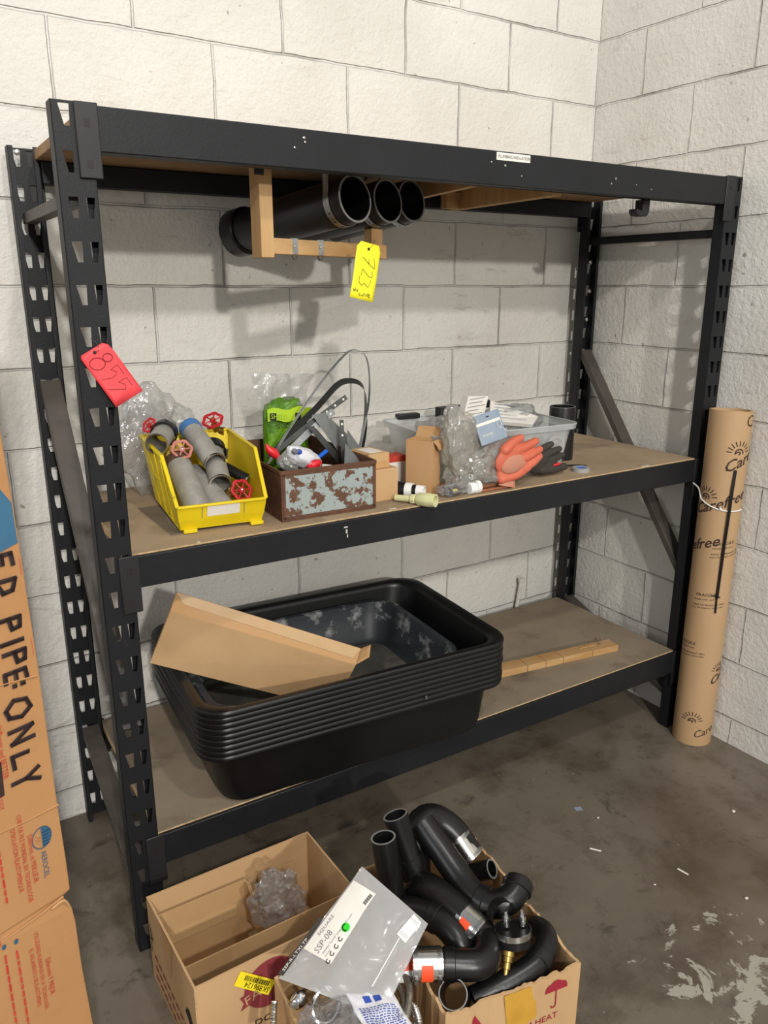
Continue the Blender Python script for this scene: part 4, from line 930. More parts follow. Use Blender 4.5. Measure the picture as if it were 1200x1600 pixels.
mb.loft(out+[inn[5], inn[2], inn[1], inn[0]], c0=True, c1=False, T=U); mb.build('tray_body', 'tub_used', tr, smooth=45)
mb = MB(); mb.loft([rrect(.588, .348, .05, .0038, 8), rrect(.588, .348, .05, .0048, 8)], c0=True, c1=True, T=U); mb.build('dried_mortar', 'tub_floor', tr, smooth=0, label='grey dried mortar film on the tray floor')
# blue smear and rim scratch kept as small parts
mb = MB(); mb.poly([U @ V(p) for p in ((-.332, -.17, .092), (-.324, -.17, .062), (-.322, .06, .055), (-.331, .08, .09))], (1, 0, .3), .0008); mb.build('blue_smear', 'ink_blue', tr, smooth=0, label='blue smear on the left wall')
MB().box((-1.205, -.690, .478), (-1.198, -.688, .488)).build('loose_sticker', 'screw_zinc', label='tiny silver scrap stuck on the front of nested tub rims', cat='scrap', smooth=0)

# cardboard tray on top
A, D, E_, F = V((-1.828, -.398, .630)), V((-1.779, -.437, .770)), V((-1.352, -.584, .573)), V((-1.752, -.434, .829))
up_ = D-A; ee = E_-D; nn = F-D
nn = nn-up_.normalized()*nn.dot(up_.normalized())*.3
B_ = A+ee+V((0.004, .004, .006)); G = D+nn; H = E_+nn*.92
cb = thing('cardboard_tray', 'large brown cardboard tray tipped over the top tub rim', 'cardboard', (-1.55, -.35, .46))
def panel(name, pts, m, th=.0035, **k):
    p = [V(x) for x in pts]; n = (p[1]-p[0]).cross(p[2]-p[0]); return MB().poly(p, n, th).build(name, m, cb, smooth=0, bevel=.0008, **k)
panel('base_panel', [A, B_, E_, D], 'cardboard_light')
panel('side_panel', [D, E_, H, G], 'cardboard')
panel('end_panel', [A, D, G, A+nn*.75], 'cardboard')
w1 = D+(nn*.10); 
mb = MB(); s_ = .0016; tp = [G*.97+H*.03, G*.03+H*.97]; q0 = D*.95+E_*.05+nn*.52; q1 = D*.03+E_*.97+nn*.30; off = ee.cross(nn).normalized()
off = off if off.dot(V((-.3, -.8, .4))) > 0 else -off
mb.add([q0+off*s_, q1+off*s_, H+off*s_, G+off*s_], [(0, 1, 2, 3)]); mb.build('packing_tape', 'clear_tape', cb, smooth=0, label='glossy tape along the side panel')
mb = MB(); mb.poly([E_+V((.002, .002, 0)), E_+V((.060, .030, -.006)), E_+nn*.75+V((.062, .045, -.014)), H+V((.004, .004, -.002))], (.4, -.7, .5), .003); mb.build('end_flap', 'cardboard', cb, smooth=0)
mb = MB(); mb.poly([G+nn*.02, H+nn*.02, H-up_*.25+V((.01, .02, .0)), G-up_*.25+V((.01, .02, 0))], up_, .003); mb.build('inner_flap', 'cardboard_inner', cb, smooth=0)
# notched wood lath and nails
st = thing('wood_lath', 'short pale notched wood lath lying right of the tubs', 'lath', (-.50, -.49, Z0))
LT = TR((-.265, -.530, Z0), (0, 0, RD(-8.5))); mb = MB()
xs = [-.62, -.375, -.373, -.302, -.300, -.232, -.230, -.110, -.108, 0]
for a, b in zip(xs[::2], xs[1::2]):
    mb = MB(); mb.box((a, 0, 0), (b, .052, .0225), T=LT); mb.build('lath_segment', 'pine_x', st, bevel=.0012, smooth=0)
MB().box((-.62, .004, .001), (0, .050, .019), T=LT).build('lath_core', 'pine_x', st, smooth=0)
for a, b in (((-.315, -.492, Z0+.023), (-.296, -.486, Z0+.058)), ((-.318, -.490, Z0+.023), (-.330, -.484, Z0+.045))):
    n_ = MB(); n_.tube([a, b], .0012, 8); d = (V(b)-V(a)).normalized(); n_.tube([V(b), V(b)+d*.0015], .0032, 10); n_.build('nail', 'nail_steel', label=('bent nail standing tallest at the lath end' if a[0] > -.317 else 'shorter nail leaning left at the lath end'), cat='nail')
MB().tube([(-.40, -.478, Z0+.0235), (-.335, -.488, Z0+.0235)], .0014, 6).build('wood_splinter', 'pine', label='pale splinter lying on the notched lath', cat='splinter')
# conduit stub on the back wall
cd_ = thing('conduit_stub', 'white painted pipe stub on the back wall above the bottom shelf', 'pipe', (-.26, -.02, .29))
MB().tube(smoothpath([(-.258, 0, .405), (-.258, -.018, .402), (-.261, -.024, .388), (-.268, -.024, .34), (-.275, -.022, .285)], 5), .0075, 12).build('pipe_run', 'white_paint', cd_)
MB().tube([(-.258, -.024, .408), (-.259, -.024, .392)], [.013, .013], 12).build('elbow_collar', 'white_paint', cd_, bevel=.002)

# ================================================================ floor: cartons
def ringpts(c, off, n, zf, seed=0, rag=0):
    c = [V(p) for p in c]; k = len(c); cen = sum(c, V((0, 0, 0)))/k; pts = []
    for i in range(k):
        a, b = c[i], c[(i+1) % k]
        for j in range(n):
            p = a.lerp(b, j/n); 
            ea = (b-a).normalized(); nin = V((-ea.y, ea.x, 0)); nin = nin if nin.dot(cen-a) > 0 else -nin
            if j == 0:
                pv = (a-c[i-1]).normalized(); n2 = V((-pv.y, pv.x, 0)); n2 = n2 if n2.dot(cen-a) > 0 else -n2
                q = a+(nin+n2)*off
            else: q = p+nin*off
            z = zf+(rag*(noise.noise(V((p.x*38, p.y*38, seed)))*.8+noise.noise(V((p.x*110, p.y*110, seed)))*.5) if rag else 0)
            if rag: q = q+nin*rag*.5*noise.noise(V((p.x*45, p.y*45, seed+4)))
            pts.append(V((q.x, q.y, z)))
    return pts
def carton_body(c, h, t=.0045, n=14, rag=0, seed=1, bulge=0):
    mb = MB(); mb.loft([ringpts(c, 0, n, 0.0008), ringpts(c, -bulge, n, h*.5), ringpts(c, 0, n, h, seed, rag), ringpts(c, t, n, h, seed, rag), ringpts(c, t, n, .006)], c0=True, c1=True); return mb
# carton A
hA = .222
A4 = [(-1.951, -.976, 0), (-1.556, -.972, 0), (-1.558, -.690, 0), (-1.958, -.690, 0)]
ca = thing('cardboard_box', 'open empty brown carton at the foot of the left rack post', 'box', (-1.755, -.83, 0))
carton_body(A4, hA, rag=.0012, seed=2).build('box_body', 'cardboard_light', ca, smooth=0)
MB().box((-1.95, -.7105, .008), (-1.735, -.7075, .178)).build('inner_flap', 'cardboard_inner', ca, smooth=0)
mb = MB(); mb.poly([(-1.735, -.7105, .178), (-1.735, -.7105, .07), (-1.722, -.815, .075), (-1.727, -.725, .17)], (1, 0, 0), .003); mb.build('inner_flap', 'cardboard_inner', ca, smooth=0)
MB().box((-1.70, -.706, .03), (-1.60, -.703, .165)).build('inner_flap', 'cardboard_inner', ca, smooth=0)
MB().box((-1.949, -.868, .006), (-1.562, -.8645, .168)).build('divider', 'cardboard_inner', ca, smooth=0)
MB().box((-1.945, -.7125, .090), (-1.76, -.7108, .118)).build('packing_tape', 'clear_tape', ca, smooth=0, label='glossy brown tape')
MB().box((-1.9512, -.9765, .02), (-1.949, -.972, hA)).build('corner_crease', 'torn_edge', ca, smooth=0)
fA = plane_fn(A4[0], V(A4[1])-V(A4[0]), (0, 0, 1), (0, -1, 0), .0012)
mb = MB(); mb.add([fA(.158+.058*cos(a*pi/20), .148+.058*sin(a*pi/20)) for a in range(40)], [tuple(range(40))]); mb.build('printed_logo', 'ink_maroon', ca, smooth=0, label='maroon printed disc logo')
fA2 = plane_fn(A4[0], V(A4[1])-V(A4[0]), (0, 0, 1), (0, -1, 0), .0018)
mb = MB(); mb.add([fA2(*p) for p in ((.090, .112), (.240, .156), (.240, .186), (.090, .145), (.098, .128))], [(0, 1, 2, 3, 4)]); mb.build('printed_banner', 'ink_maroon', ca, smooth=0)
fA3 = plane_fn(A4[0], V((1, 0, .29)), (-.29, 0, 1), (0, -1, 0), .0024)
fAt = plane_fn(fA2(.101, .1205)+V((0, -.0004, 0)), V((1, 0, .29)), (-.22, 0, 1), (0, -1, 0), .0006)
mb = MB(); text_mb(mb, 'FA', .030, fAt, sx=1.1); mb.build('printed_text', 'cardboard_light', ca, smooth=0)
mb = MB(); text_mb(mb, 'DO', .022, plane_fn(fA(.118, .055), V((1, 0, 0)), (0, 0, 1), (0, -1, 0), .0004), sx=1.2); text_mb(mb, 'DO', .022, plane_fn(fA(.105, .030), V((1, 0, 0)), (0, 0, 1), (0, -1, 0), .0004), sx=1.2); mb.build('printed_text', 'ink_black', ca, smooth=0)
# yellow sticker (stuck upside down)
so = fA2(.0790, .193); sx_ = (fA2(.151, .116)-so); sx_ = V((.80, 0, -.60)); 
c0, c1, c2, c3 = fA2(.095, .213)+V((0, -.001, 0)), fA2(.169, .147)+V((0, -.001, 0)), fA2(.151, .119)+V((0, -.001, 0)), fA2(.079, .186)+V((0, -.001, 0))
stk = MB().add([c0, c1, c2, c3], [(0, 1, 2, 3)]).build('yellow_sticker', 'sticker_yellow', ca, smooth=0, label='bright yellow barcode sticker, upside down')
ex = (c3-c2).normalized(); ey = (c1-c2).normalized(); ey = (c2-c1).normalized()   # upside-down reading frame
fs_ = plane_fn(c1+(c0-c1)*.05+(c2-c1)*.52-V((0, .0002, 0)), (c0-c1), -(c0-c3).normalized()*-1*-1, (0, -1, 0), .0006)
fs_ = plane_fn(c1+(c0-c1)*.06+(c2-c1)*.52, (c0-c1), (c2-c1), (0, -1, 0), .0006)
mb = MB(); text_mb(mb, 'SK896124', .0165, fs_, sx=1.0)
bb = c1+(c0-c1)*.14+(c2-c1)*.14; rng2 = random.Random(5); x = 0
eX = (c0-c1).normalized(); eY = (c2-c1).normalized()
while x < .066:
    w_ = rng2.choice([.0012, .0022, .003]); p = bb+eX*x+V((0, -.0007, 0)); mb.add([p, p+eX*w_, p+eX*w_+eY*.0105, p+eY*.0105], [(0, 1, 2, 3)]); x += w_+rng2.choice([.0012, .002])
mb.build('printed_text', 'ink_black', stk, smooth=0)
# left face prints
fL = plane_fn((-1.958, -.690, 0), (.007, -.286, 0), (0, 0, 1), (-1, 0, 0), .0012)   # u from the back corner to the front one
mb = MB(); strokes(mb, [[(.010, .155), (.012, .085)], [(.012, .120), (.026, .128)], [(.018, .15), (.024, .118)]], .004, fL)
mb.add([fL(u, v) for u, v in ((.224, .112), (.236, .132), (.250, .134), (.262, .118), (.266, .090), (.255, .096), (.240, .104))], [tuple(range(7))]); strokes(mb, [[(.246, .10), (.246, .045)]], .003, fL); mb.build('printed_mark', 'ink_black', ca, smooth=0, label='black printed handling marks')
mb = MB()
for i, (t_, u, v, s_) in enumerate((('HIGH QUALITY PIPE', .03, .075, .017), ('MADE FOR HVAC USE', .03, .045, .017), ('THIS SIDE UP', .06, .018, .014))):
    text_mb(mb, t_, s_, lambda a, b, u=u, v=v: fL(u+a, v+b-.15*a), sx=1.1)
mb.build('printed_text', 'ink_maroon', ca, smooth=0) if False else None
mb = MB()
for i in range(3):   # illegible reddish print lines
    for j in range(9):
        u = .03+.026*j; v = .085-.028*i-.10*u; mb.add([fL(u, v), fL(u+.018, v-.002), fL(u+.018, v+.006), fL(u, v+.008)], [(0, 1, 2, 3)])
mb.build('printed_lines', 'ink_maroon', ca, smooth=0)
mb = MB(); mb.add([fL(*p) for p in ((.095, hA-.001), (.165, hA-.001), (.140, .120), (.110, .125))], [(0, 1, 2, 3)]); mb.build('glue_patch', 'cardboard', ca, smooth=0)
mb = MB(); crumple(mb, (-1.690, -.800, .165), (.055, .040, .075), 51, .5, 4, rot=(0, -.35, 0), freq=1.6, jit=.07); mb.build('plastic_bag', 'clear_film', label='crumpled clear bag tucked in the open empty carton', cat='bag', smooth=18)

# carton B with black fittings
hB = .250
B4 = [(-1.596, -1.305, 0), (-1.306, -1.355, 0), (-1.243, -.932, 0), (-1.535, -.897, 0)]
cbx = thing('cardboard_box', 'torn brown carton heaped with black rubber pipe fittings', 'box', (-1.42, -1.12, 0))
carton_body(B4, hB, rag=.009, seed=7, n=40, t=.006).build('box_body', 'cardboard_light', cbx, smooth=0)
fB = plane_fn(B4[0], V(B4[1])-V(B4[0]), (0, 0, 1), V((-.17, -1, 0)), .0012)
mb = MB(); mb.add([fB(*p) for p in ((.122, .247), (.191, .246), (.198, .165), (.170, .155), (.132, .162))], [(0, 1, 2, 3, 4)]); mb.build('packing_tape', 'packing_tape', cbx, smooth=0, label='amber packing tape patch')
mb = MB(); dome = [(.2405+.0255*cos(a*pi/12), .211+.022*sin(a*pi/12)+.0035*abs(sin(a*pi/4))) for a in range(13)]
mb.add([fB(*p) for p in dome], [tuple(range(13))]); strokes(mb, [[(.2405, .211), (.2405, .178), (.2385, .172), (.233, .171), (.230, .176)]], .0028, fB)
mb.add([fB(*p) for p in ((.044, .200), (.076, .200), (.060, .229))], [(0, 1, 2)]); mb.add([fB(*p) for p in ((.055, .165), (.065, .165), (.065, .201), (.055, .201))], [(0, 1, 2, 3)])
mb.build('printed_symbol', 'ink_crimson', cbx, smooth=0, label='crimson umbrella and arrow symbols')
mb = MB(); text_mb(mb, 'KEEP AWAY FROM HEAT', .0205, lambda u, v: fB(.014+u, .141+v+.010*u), sx=1.02); mb.build('printed_text', 'ink_crimson', cbx, smooth=0)

# carton C
hC = .215
C4 = [(-1.832, -1.335, 0), (-1.640, -1.335, 0), (-1.603, -1.050, 0), (-1.808, -1.030, 0)]
cc = thing('cardboard_box', 'small torn carton of bagged chrome parts and hoses, between two cartons', 'box', (-1.72, -1.18, 0))
carton_body(C4, hC, rag=.008, seed=12, n=30, t=.006).build('box_body', 'cardboard_light', cc, smooth=0)

# pipe fittings
def fitting(label, path, r, mats='rubber_black', bands=(), open_end=True, sm=4, clamp=None, thick=.0045, bead=(), flare=None):
    P = smoothpath(path, sm); n = len(P)
    t = thing('pipe_fitting', label, 'fitting', P[n//2]-V((0, 0, r)), group='black pipe fittings in the torn carton')
    del t['group']
    R = [r]*n
    if flare:
        for i in range(n): R[i] = r*(1+flare*max(0, 1-i/(n*.25)))
    if open_end: MB().tube(P, R, 26, thick=thick).build('pipe_body', mats, t, smooth=50)
    else: MB().tube(P, R, 26).build('pipe_body', mats, t, smooth=50)
    if open_end:
        d = (P[0]-P[1]).normalized(); MB().tube([P[0], P[0]+d*.0006], R[0]-.0003, 26, thick=thick-.0006).build('cut_edge', 'rubber_rim', t, label='scuffed grey mouth')
    for k in bands:
        i = min(int(k*(n-1)), n-2); d = (P[i+1]-P[i]).normalized(); c = P[i]
        MB().tube([c-d*.0105, c-d*.009, c+d*.009, c+d*.0105], [r+.0005, r+.0025, r+.0025, r+.0005], 26).build('socket_band', mats, t)
    return t, P
def clampc(parent, a, b, r, label=None, orange=None, screws=True):
    a, b = V(a), V(b); d = (b-a).normalized(); L = (b-a).length
    c = MB().tube([a, a+d*.001, b-d*.001, b], [r-.001, r, r, r-.001], 30).build('steel_sleeve', 'bright_steel', parent, label='bright steel clamp sleeve')
    for k in (.12, .88):
        p = a.lerp(b, k); MB().tube([p-d*.0035, p+d*.0035], r+.0009, 30).build('clamp_band', 'zinc', c)
        if screws:
            x = V((-.4, -.5, .77)); x = (x-d*x.dot(d)).normalized(); y_ = d.cross(x); q = p+(x*.55+y_*.83).normalized()*(r+.004) if screws != 2 else p+x*(r+.004)
            tt_ = d.cross((q-p)).normalized(); MB().tube([q-tt_*.006, q+tt_*.006], .0038, 8).build('clamp_screw', 'zinc', c)
    if orange is not None:
        x = V(orange); x = (x-d*x.dot(d)).normalized(); y_ = d.cross(x); rings = []
        for k in (.28, .66):
            p = a.lerp(b, k); rings.append([p+(x*cos(w_)+y_*sin(w_))*(r+.0014) for w_ in [-.55+.1*j for j in range(12)]])
        lb = MB().loft(rings, close=False).build('orange_label', 'label_orange', c, label='orange printed label')
    return c
fitting('tall open black pipe standing front left in the fittings carton', [(-1.546, -1.018, .420), (-1.541, -1.030, .350), (-1.535, -1.045, .255)], .0265, bands=(.93,))
fitting('second tall black pipe with oval mouth behind the front left one', [(-1.494, -.985, .432), (-1.484, -1.008, .37), (-1.472, -1.035, .30), (-1.466, -1.045, .23)], .0245, bands=(.55,), flare=.12)
t, P = fitting('black elbow arching over the back corner, ending in a silver collar', [(-1.440, -.990, .25), (-1.432, -.975, .33), (-1.402, -.958, .358), (-1.366, -.962, .352), (-1.338, -.990, .324), (-1.322, -1.022, .285)], .0335, open_end=False)
clampc(t, (-1.336, -.995, .320), (-1.319, -1.030, .277), .0325, screws=False)
t, P = fitting('long black pipe with glossy elbow curling to the right, on top', [(-1.428, -.990, .388), (-1.416, -1.040, .352), (-1.407, -1.095, .318), (-1.403, -1.140, .302), (-1.388, -1.178, .298), (-1.358, -1.196, .305), (-1.330, -1.192, .316), (-1.314, -1.182, .322)], .0290, bands=(.50, .90), open_end=False)
fitting('small open black pipe mouth under the elbow near the right wall', [(-1.298, -1.080, .272), (-1.318, -1.050, .25), (-1.345, -1.03, .235)], .0215)
t, P = fitting('squat black elbow in the middle with a two-screw steel clamp', [(-1.485, -1.045, .25), (-1.476, -1.062, .295), (-1.468, -1.095, .305), (-1.458, -1.135, .300), (-1.448, -1.170, .292)], .030, open_end=False)
clampc(t, (-1.452, -1.160, .294), (-1.438, -1.212, .280), .0285, orange=(-.7, -.6, .15))
MB().tube([(-1.4385, -1.210, .2805), (-1.432, -1.236, .273)], .0265, 26, thick=.004).build('rubber_sleeve', 'rubber_black', t)
fitting('black elbow running from the silver bag to the middle of carton', [(-1.565, -1.055, .262), (-1.530, -1.085, .280), (-1.503, -1.125, .286), (-1.488, -1.165, .283), (-1.482, -1.205, .262), (-1.482, -1.225, .22)], .0275, bands=(.45,), open_end=False)
t, P = fitting('black elbow lying left to right behind a labelled steel clamp', [(-1.560, -1.230, .285), (-1.525, -1.252, .283), (-1.492, -1.268, .280), (-1.465, -1.262, .279), (-1.444, -1.240, .277), (-1.434, -1.212, .270)], .0285, bands=(.12,), open_end=False, sm=6)
clampc(t, (-1.604, -1.206, .288), (-1.553, -1.234, .285), .0305, orange=(-.35, -.75, .15))
fitting('open black pipe mouth facing up at the front left corner of carton', [(-1.562, -1.282, .262), (-1.542, -1.264, .228), (-1.52, -1.244, .195)], .0275, thick=.003)
t, P = fitting('straight black pipe and elbow along the front wall of carton', [(-1.512, -1.282, .218), (-1.465, -1.294, .230), (-1.405, -1.304, .243), (-1.366, -1.304, .252), (-1.334, -1.288, .257), (-1.316, -1.262, .254), (-1.308, -1.235, .24)], .0245, bands=(.50,), open_end=False)
cp = thing('test_plug', 'round rubber test cap with steel band and brass barb, right side', 'cap', (-1.400, -1.265, .28))
cc_ = V((-1.400, -1.262, .300)); d = V((.10, .26, .95)).normalized()
MB().tube([cc_-d*.020, cc_-d*.018, cc_+d*.006, cc_+d*.008], [.033, .0355, .0355, .033], 32).build('cap_body', 'rubber_black', cp)
MB().tube([cc_-d*.002, cc_+d*.009], .0368, 32, thick=.002).build('steel_band', 'bright_steel', cp, label='bright steel band')
for q in (V((-.008, .010, .002)), V((.020, -.006, .002))):
    q0 = cc_+d*.008+q; MB().tube([q0, q0+d*.012, q0+d*.0125, q0+d*.020, q0+d*.0205, q0+d*.030], [.0065, .0065, .0078, .0078, .0045, .0035], 12).build('hose_nipple', 'chrome', cp)
q0 = cc_-d*.018+V((-.024, -.012, 0)); dd = V((-.50, -.42, -.62)).normalized()
MB().tube([q0, q0+dd*.008, q0+dd*.009, q0+dd*.018, q0+dd*.019, q0+dd*.030, q0+dd*.031, q0+dd*.048], [.013, .013, .0105, .0105, .008, .008, .0055, .004], 14).build('brass_barb', 'brass', cp, label='stepped brass barb')
mb = MB(); ribbon(mb, arc((-1.392, -1.215, .305), (1, 0, 0), (0, .2, 1), .028, 200, -20, 14), (.1, 1, -.2), .02, .002); mb.build('rubber_strap', 'rubber_black', label='curled black rubber strip behind the test cap', cat='strip')
wr = thing('plastic_sleeve', 'white plastic sleeve with an orange label beside the steel clamp', 'sleeve', (-1.615, -1.18, .24))
MB().tube([(-1.590, -1.160, .300), (-1.612, -1.205, .250)], .020, 20, thick=.002).build('sleeve_body', 'white_gloss', wr)
MB().tube([(-1.595, -1.170, .289), (-1.606, -1.193, .263)], .0206, 20, thick=.0004).build('orange_label', 'label_orange', wr)

# ---- carton C contents
g0 = V((-1.822, -1.085, .272)); e = V((.834, .140, .534)).normalized(); f = V((.350, -.882, -.316)).normalized(); n = -(e.cross(f)).normalized()
pb = thing('parts_bag', 'large clear bag of a stainless part with a white label, on top', 'bag', (-1.70, -1.15, .22))
def bagfn(sg, amp):
    def fn(x, y):
        a = max(0, min(1, x/.25)); b = max(0, min(1, y/.19)); bulge = sin(pi*a)**.6*sin(pi*b)**.6
        p = g0+e*x+f*y+n*sg*(.016*bulge)
        return p+n*amp*noise.noise(V((x*18, y*18, sg)))+n*amp*.5*noise.noise(V((x*45, y*30, sg+3)))*bulge
    return fn
top = bagfn(1, .006); bot = bagfn(-1, .006)
def bagquad(u, v):   # unit square to bag outline (slightly trapezoid)
    y = v*(.192*(1-u)+.165*u); x = u*(.246)+v*(.075*(1-u)+.0*u); return x, y
N_ = 26
for fnx, nm in ((top, 'bag_front'), (bot, 'bag_back')):
    mb = MB(); vs = [fnx(*bagquad(i/N_, j/N_)) for j in range(N_+1) for i in range(N_+1)]
    mb.add(vs, [(j*(N_+1)+i, j*(N_+1)+i+1, (j+1)*(N_+1)+i+1, (j+1)*(N_+1)+i) for j in range(N_) for i in range(N_)]); mb.build(nm, 'hazy_bag' if nm == 'bag_front' else 'hazy_film', pb, smooth=60)
def onbag(o): return lambda x, y: top(x, y)+n*o
def patch(name, poly4, m, o, parent=pb, nu=10, label=None, rnd=0):
    a, b, c_, d_ = poly4; fnx = onbag(o); mb = MB(); vs = []
    for j in range(nu+1):
        for i in range(nu+1):
            s, t_ = i/nu, j/nu; x = (a[0]*(1-s)+b[0]*s)*(1-t_)+(d_[0]*(1-s)+c_[0]*s)*t_; y = (a[1]*(1-s)+b[1]*s)*(1-t_)+(d_[1]*(1-s)+c_[1]*s)*t_; vs.append(fnx(x, y))
    mb.add(vs, [(j*(nu+1)+i, j*(nu+1)+i+1, (j+1)*(nu+1)+i+1, (j+1)*(nu+1)+i) for j in range(nu) for i in range(nu)]); return mb.build(name, m, parent, smooth=60, label=label)
lab = patch('white_label', [(.066, .005), (.216, .003), (.224, .055), (.080, .066)], 'white_card', .0012, label='white product label')
patch('side_strip', [(.005, -.006), (.125, -.008), (.125, .001), (.008, .004)], 'box_inside', .0013, label='dark printed strip')
sl = patch('small_label', [(.195, .131), (.243, .134), (.239, .155), (.193, .153)], 'white_gloss', .0014, label='small white sticker')
def btext(mb, s, size, x, y, sx=1): text_mb(mb, s, size, lambda a, b: onbag(.0019)(x+a, y-b), sx=sx)
mb = MB(); btext(mb, 'SSP-08', .0165, .076, .034); btext(mb, 'SQUARE', .0085, .100, .016, 1.4); btext(mb, 'Stainless Steel 8" Large 24/.170 Lever', .0050, .082, .043, 1.15); btext(mb, 'Diverter', .0042, .082, .050)
for i in range(4): btext(mb, '®' if False else 'a', .0001, .09, .05)
mb.build('printed_text', 'ink_grey', lab, smooth=0)
mb = MB(); fnx = onbag(.002)
for i, (x, y) in enumerate(((.080, .0585), (.094, .056), (.108, .0545), (.122, .0525))):
    pts = [(x+.0036*cos(a), y+.0036*sin(a)) for a in [.6+.45*k for k in range(11)]]; strokes(mb, [pts], .0016, fnx)
for i in range(9):
    x = .196+.0024*i; mb.add([fnx(x, .046), fnx(x+(.0012 if i % 2 else .0018), .046), fnx(x+(.0012 if i % 2 else .0018), .053), fnx(x, .053)], [(0, 1, 2, 3)])
mb.build('printed_marks', 'ink_black', lab, smooth=0)
mb = MB(); mb.add([fnx(.143+.0085*cos(a*pi/12), .047+.0085*sin(a*pi/12)) for a in range(24)], [tuple(range(24))]); gd = mb.build('green_disc', 'label_green', lab, smooth=0, label='green round sticker')
mb = MB(); fn3 = onbag(.0027); strokes(mb, [[(.143+.0058*cos(a), .047+.0058*sin(a)) for a in [2.2+.35*k for k in range(10)]]], .0022, fn3); mb.build('printed_text', 'ink_black', gd, smooth=0)
mb = MB(); text_mb(mb, 'SSP-R-LTXLTP', .0075, lambda a, b: onbag(.0022)(.014+a, .001-b), sx=1.5); mb.build('printed_text', 'white_card', pb, smooth=0)
mb = MB()
for i in range(6):
    for j in range(1): y = .1345+.003*i; strokes(mb, [[(.199, y), (.236, y+.0008)]], .0007, onbag(.002))
mb.build('printed_lines', 'ink_grey', sl, smooth=0)
MB().tube([g0+e*.10+f*.145-n*.004, g0+e*.20+f*.135-n*.004], .0085, 14).build('silver_tube', 'bright_steel', pb, label='shiny tube inside the bag')
# bagged chrome trap and printed leaflet
cb2 = thing('bagged_trap', 'clear bag with a chrome pipe bend, at the bottom of photo', 'bag', (-1.77, -1.23, .20))
MB().tube(smoothpath([(-1.805, -1.225, .225), (-1.778, -1.232, .240), (-1.745, -1.240, .240), (-1.712, -1.248, .240)], 5), .019, 24, thick=.002).build('chrome_pipe', 'chrome', cb2)
MB().tube(arc((-1.765, -1.165, .248), (1, 0, 0), (.2, .7, .7), .027, 0, 360, 24), .005, 10).build('chrome_ring', 'chrome', cb2)
mb = MB(); crumple(mb, (-1.765, -1.205, .240), (.070, .055, .036), 61, .3, 4, freq=2, jit=.06); mb.build('bag_body', 'clear_film', cb2, smooth=50)
lf = thing('leaflet', 'crinkled printed leaflet packet with blue text beside the chrome trap', 'leaflet', (-1.69, -1.25, .22))
P4_ = [(-1.742, -1.318, .262), (-1.668, -1.330, .268), (-1.660, -1.225, .278), (-1.734, -1.180, .276)]
mb = MB(); sheet(mb, P4_, 18, 18, .008, 6, 28); o = mb.build('leaflet_body', 'wrapper_white', lf, smooth=60); s_ = o.modifiers.new('t', 'SOLIDIFY'); s_.thickness = .012; s_.offset = -1
def lfn(s, t_, o=.001):
    a, b, c_, d_ = [V(p) for p in P4_]; nn_ = (b-a).cross(d_-a).normalized(); p = (a*(1-s)+b*s)*(1-t_)+(d_*(1-s)+c_*s)*t_
    return p+nn_*(.008*(noise.noise(p*28+V((6, 0, 0)))+.5*noise.noise(p*28*2.3+V((0, 6, 0))))+o)
mb = MB(); rg = random.Random(2)
for j in range(20):
    t_ = .04+.70*j/20; s = .10
    while s < .9:
        w_ = rg.uniform(.03, .10); k = 3; mb.add([lfn(s, t_), lfn(min(s+w_, .93), t_), lfn(min(s+w_, .93), t_+.016), lfn(s, t_+.016)], [(0, 1, 2, 3)]); s += w_+.025
for s in (.30, .52): mb.add([lfn(s, .80, .0016), lfn(s+.15, .80, .0016), lfn(s+.15, .9, .0016), lfn(s, .9, .0016)], [(0, 1, 2, 3)])
mb.build('printed_text', 'wrapper_blue', lf, smooth=0)
def hose(label, path, r, m='braided_steel', ribs=False):
    P = smoothpath(path, 10); n_ = len(P)
    if ribs:
        P = smoothpath(path, 40); n_ = len(P); L = sum((P[i+1]-P[i]).length for i in range(n_-1)); acc = 0; R = []
        for i in range(n_):
            R.append(r*(1+.14*sin(acc*2*pi/.0045))); acc += (P[min(i+1, n_-1)]-P[i]).length
        MB().tube(P, R, 12).build('flexible_hose', m, label=label, cat='hose', smooth=60)
    else: MB().tube(P, r, 12).build('flexible_hose', m, label=label, cat='hose', smooth=60)
hose('braided steel hose arching out from under the clear bag, outermost top', [(-1.640, -1.145, .235), (-1.618, -1.180, .262), (-1.622, -1.225, .268), (-1.655, -1.268, .262), (-1.70, -1.300, .250)], .0065)
hose('second braided steel hose just inside the first arch', [(-1.652, -1.160, .228), (-1.634, -1.195, .250), (-1.640, -1.235, .255), (-1.672, -1.275, .250), (-1.71, -1.31, .24)], .0055)
hose('corrugated silver hose coiled along the right wall of small carton', [(-1.632, -1.20, .19), (-1.626, -1.245, .235), (-1.640, -1.285, .235), (-1.662, -1.315, .21)], .0075, 'bright_steel', True)
hose('corrugated silver hose lowest under the braided arches', [(-1.66, -1.22, .19), (-1.652, -1.262, .225), (-1.668, -1.295, .222), (-1.69, -1.318, .20)], .0075, 'bright_steel', True)
tg = thing('hose_end', 'short ribbed hose end with a green tag outside the small carton', 'hose', (-1.845, -1.12, .14))
mb = MB(); P = smoothpath([(-1.832, -1.085, .225), (-1.842, -1.100, .205), (-1.850, -1.115, .18)], 30); mb.tube(P, [.006*(1+.14*sin(i*1.1)) for i in range(len(P))], 10); mb.build('ribbed_end', 'bright_steel', tg)
MB().tube([(-1.848, -1.108, .190), (-1.862, -1.135, .14)], .0105, 12).build('green_tag', 'green_tag', tg)
mb = MB(); crumple(mb, (-1.800, -1.125, .245), (.018, .014, .016), 9, .2, 3); mb.build('chrome_knob', 'chrome', label='dark shiny knob left of the chrome trap', cat='knob')

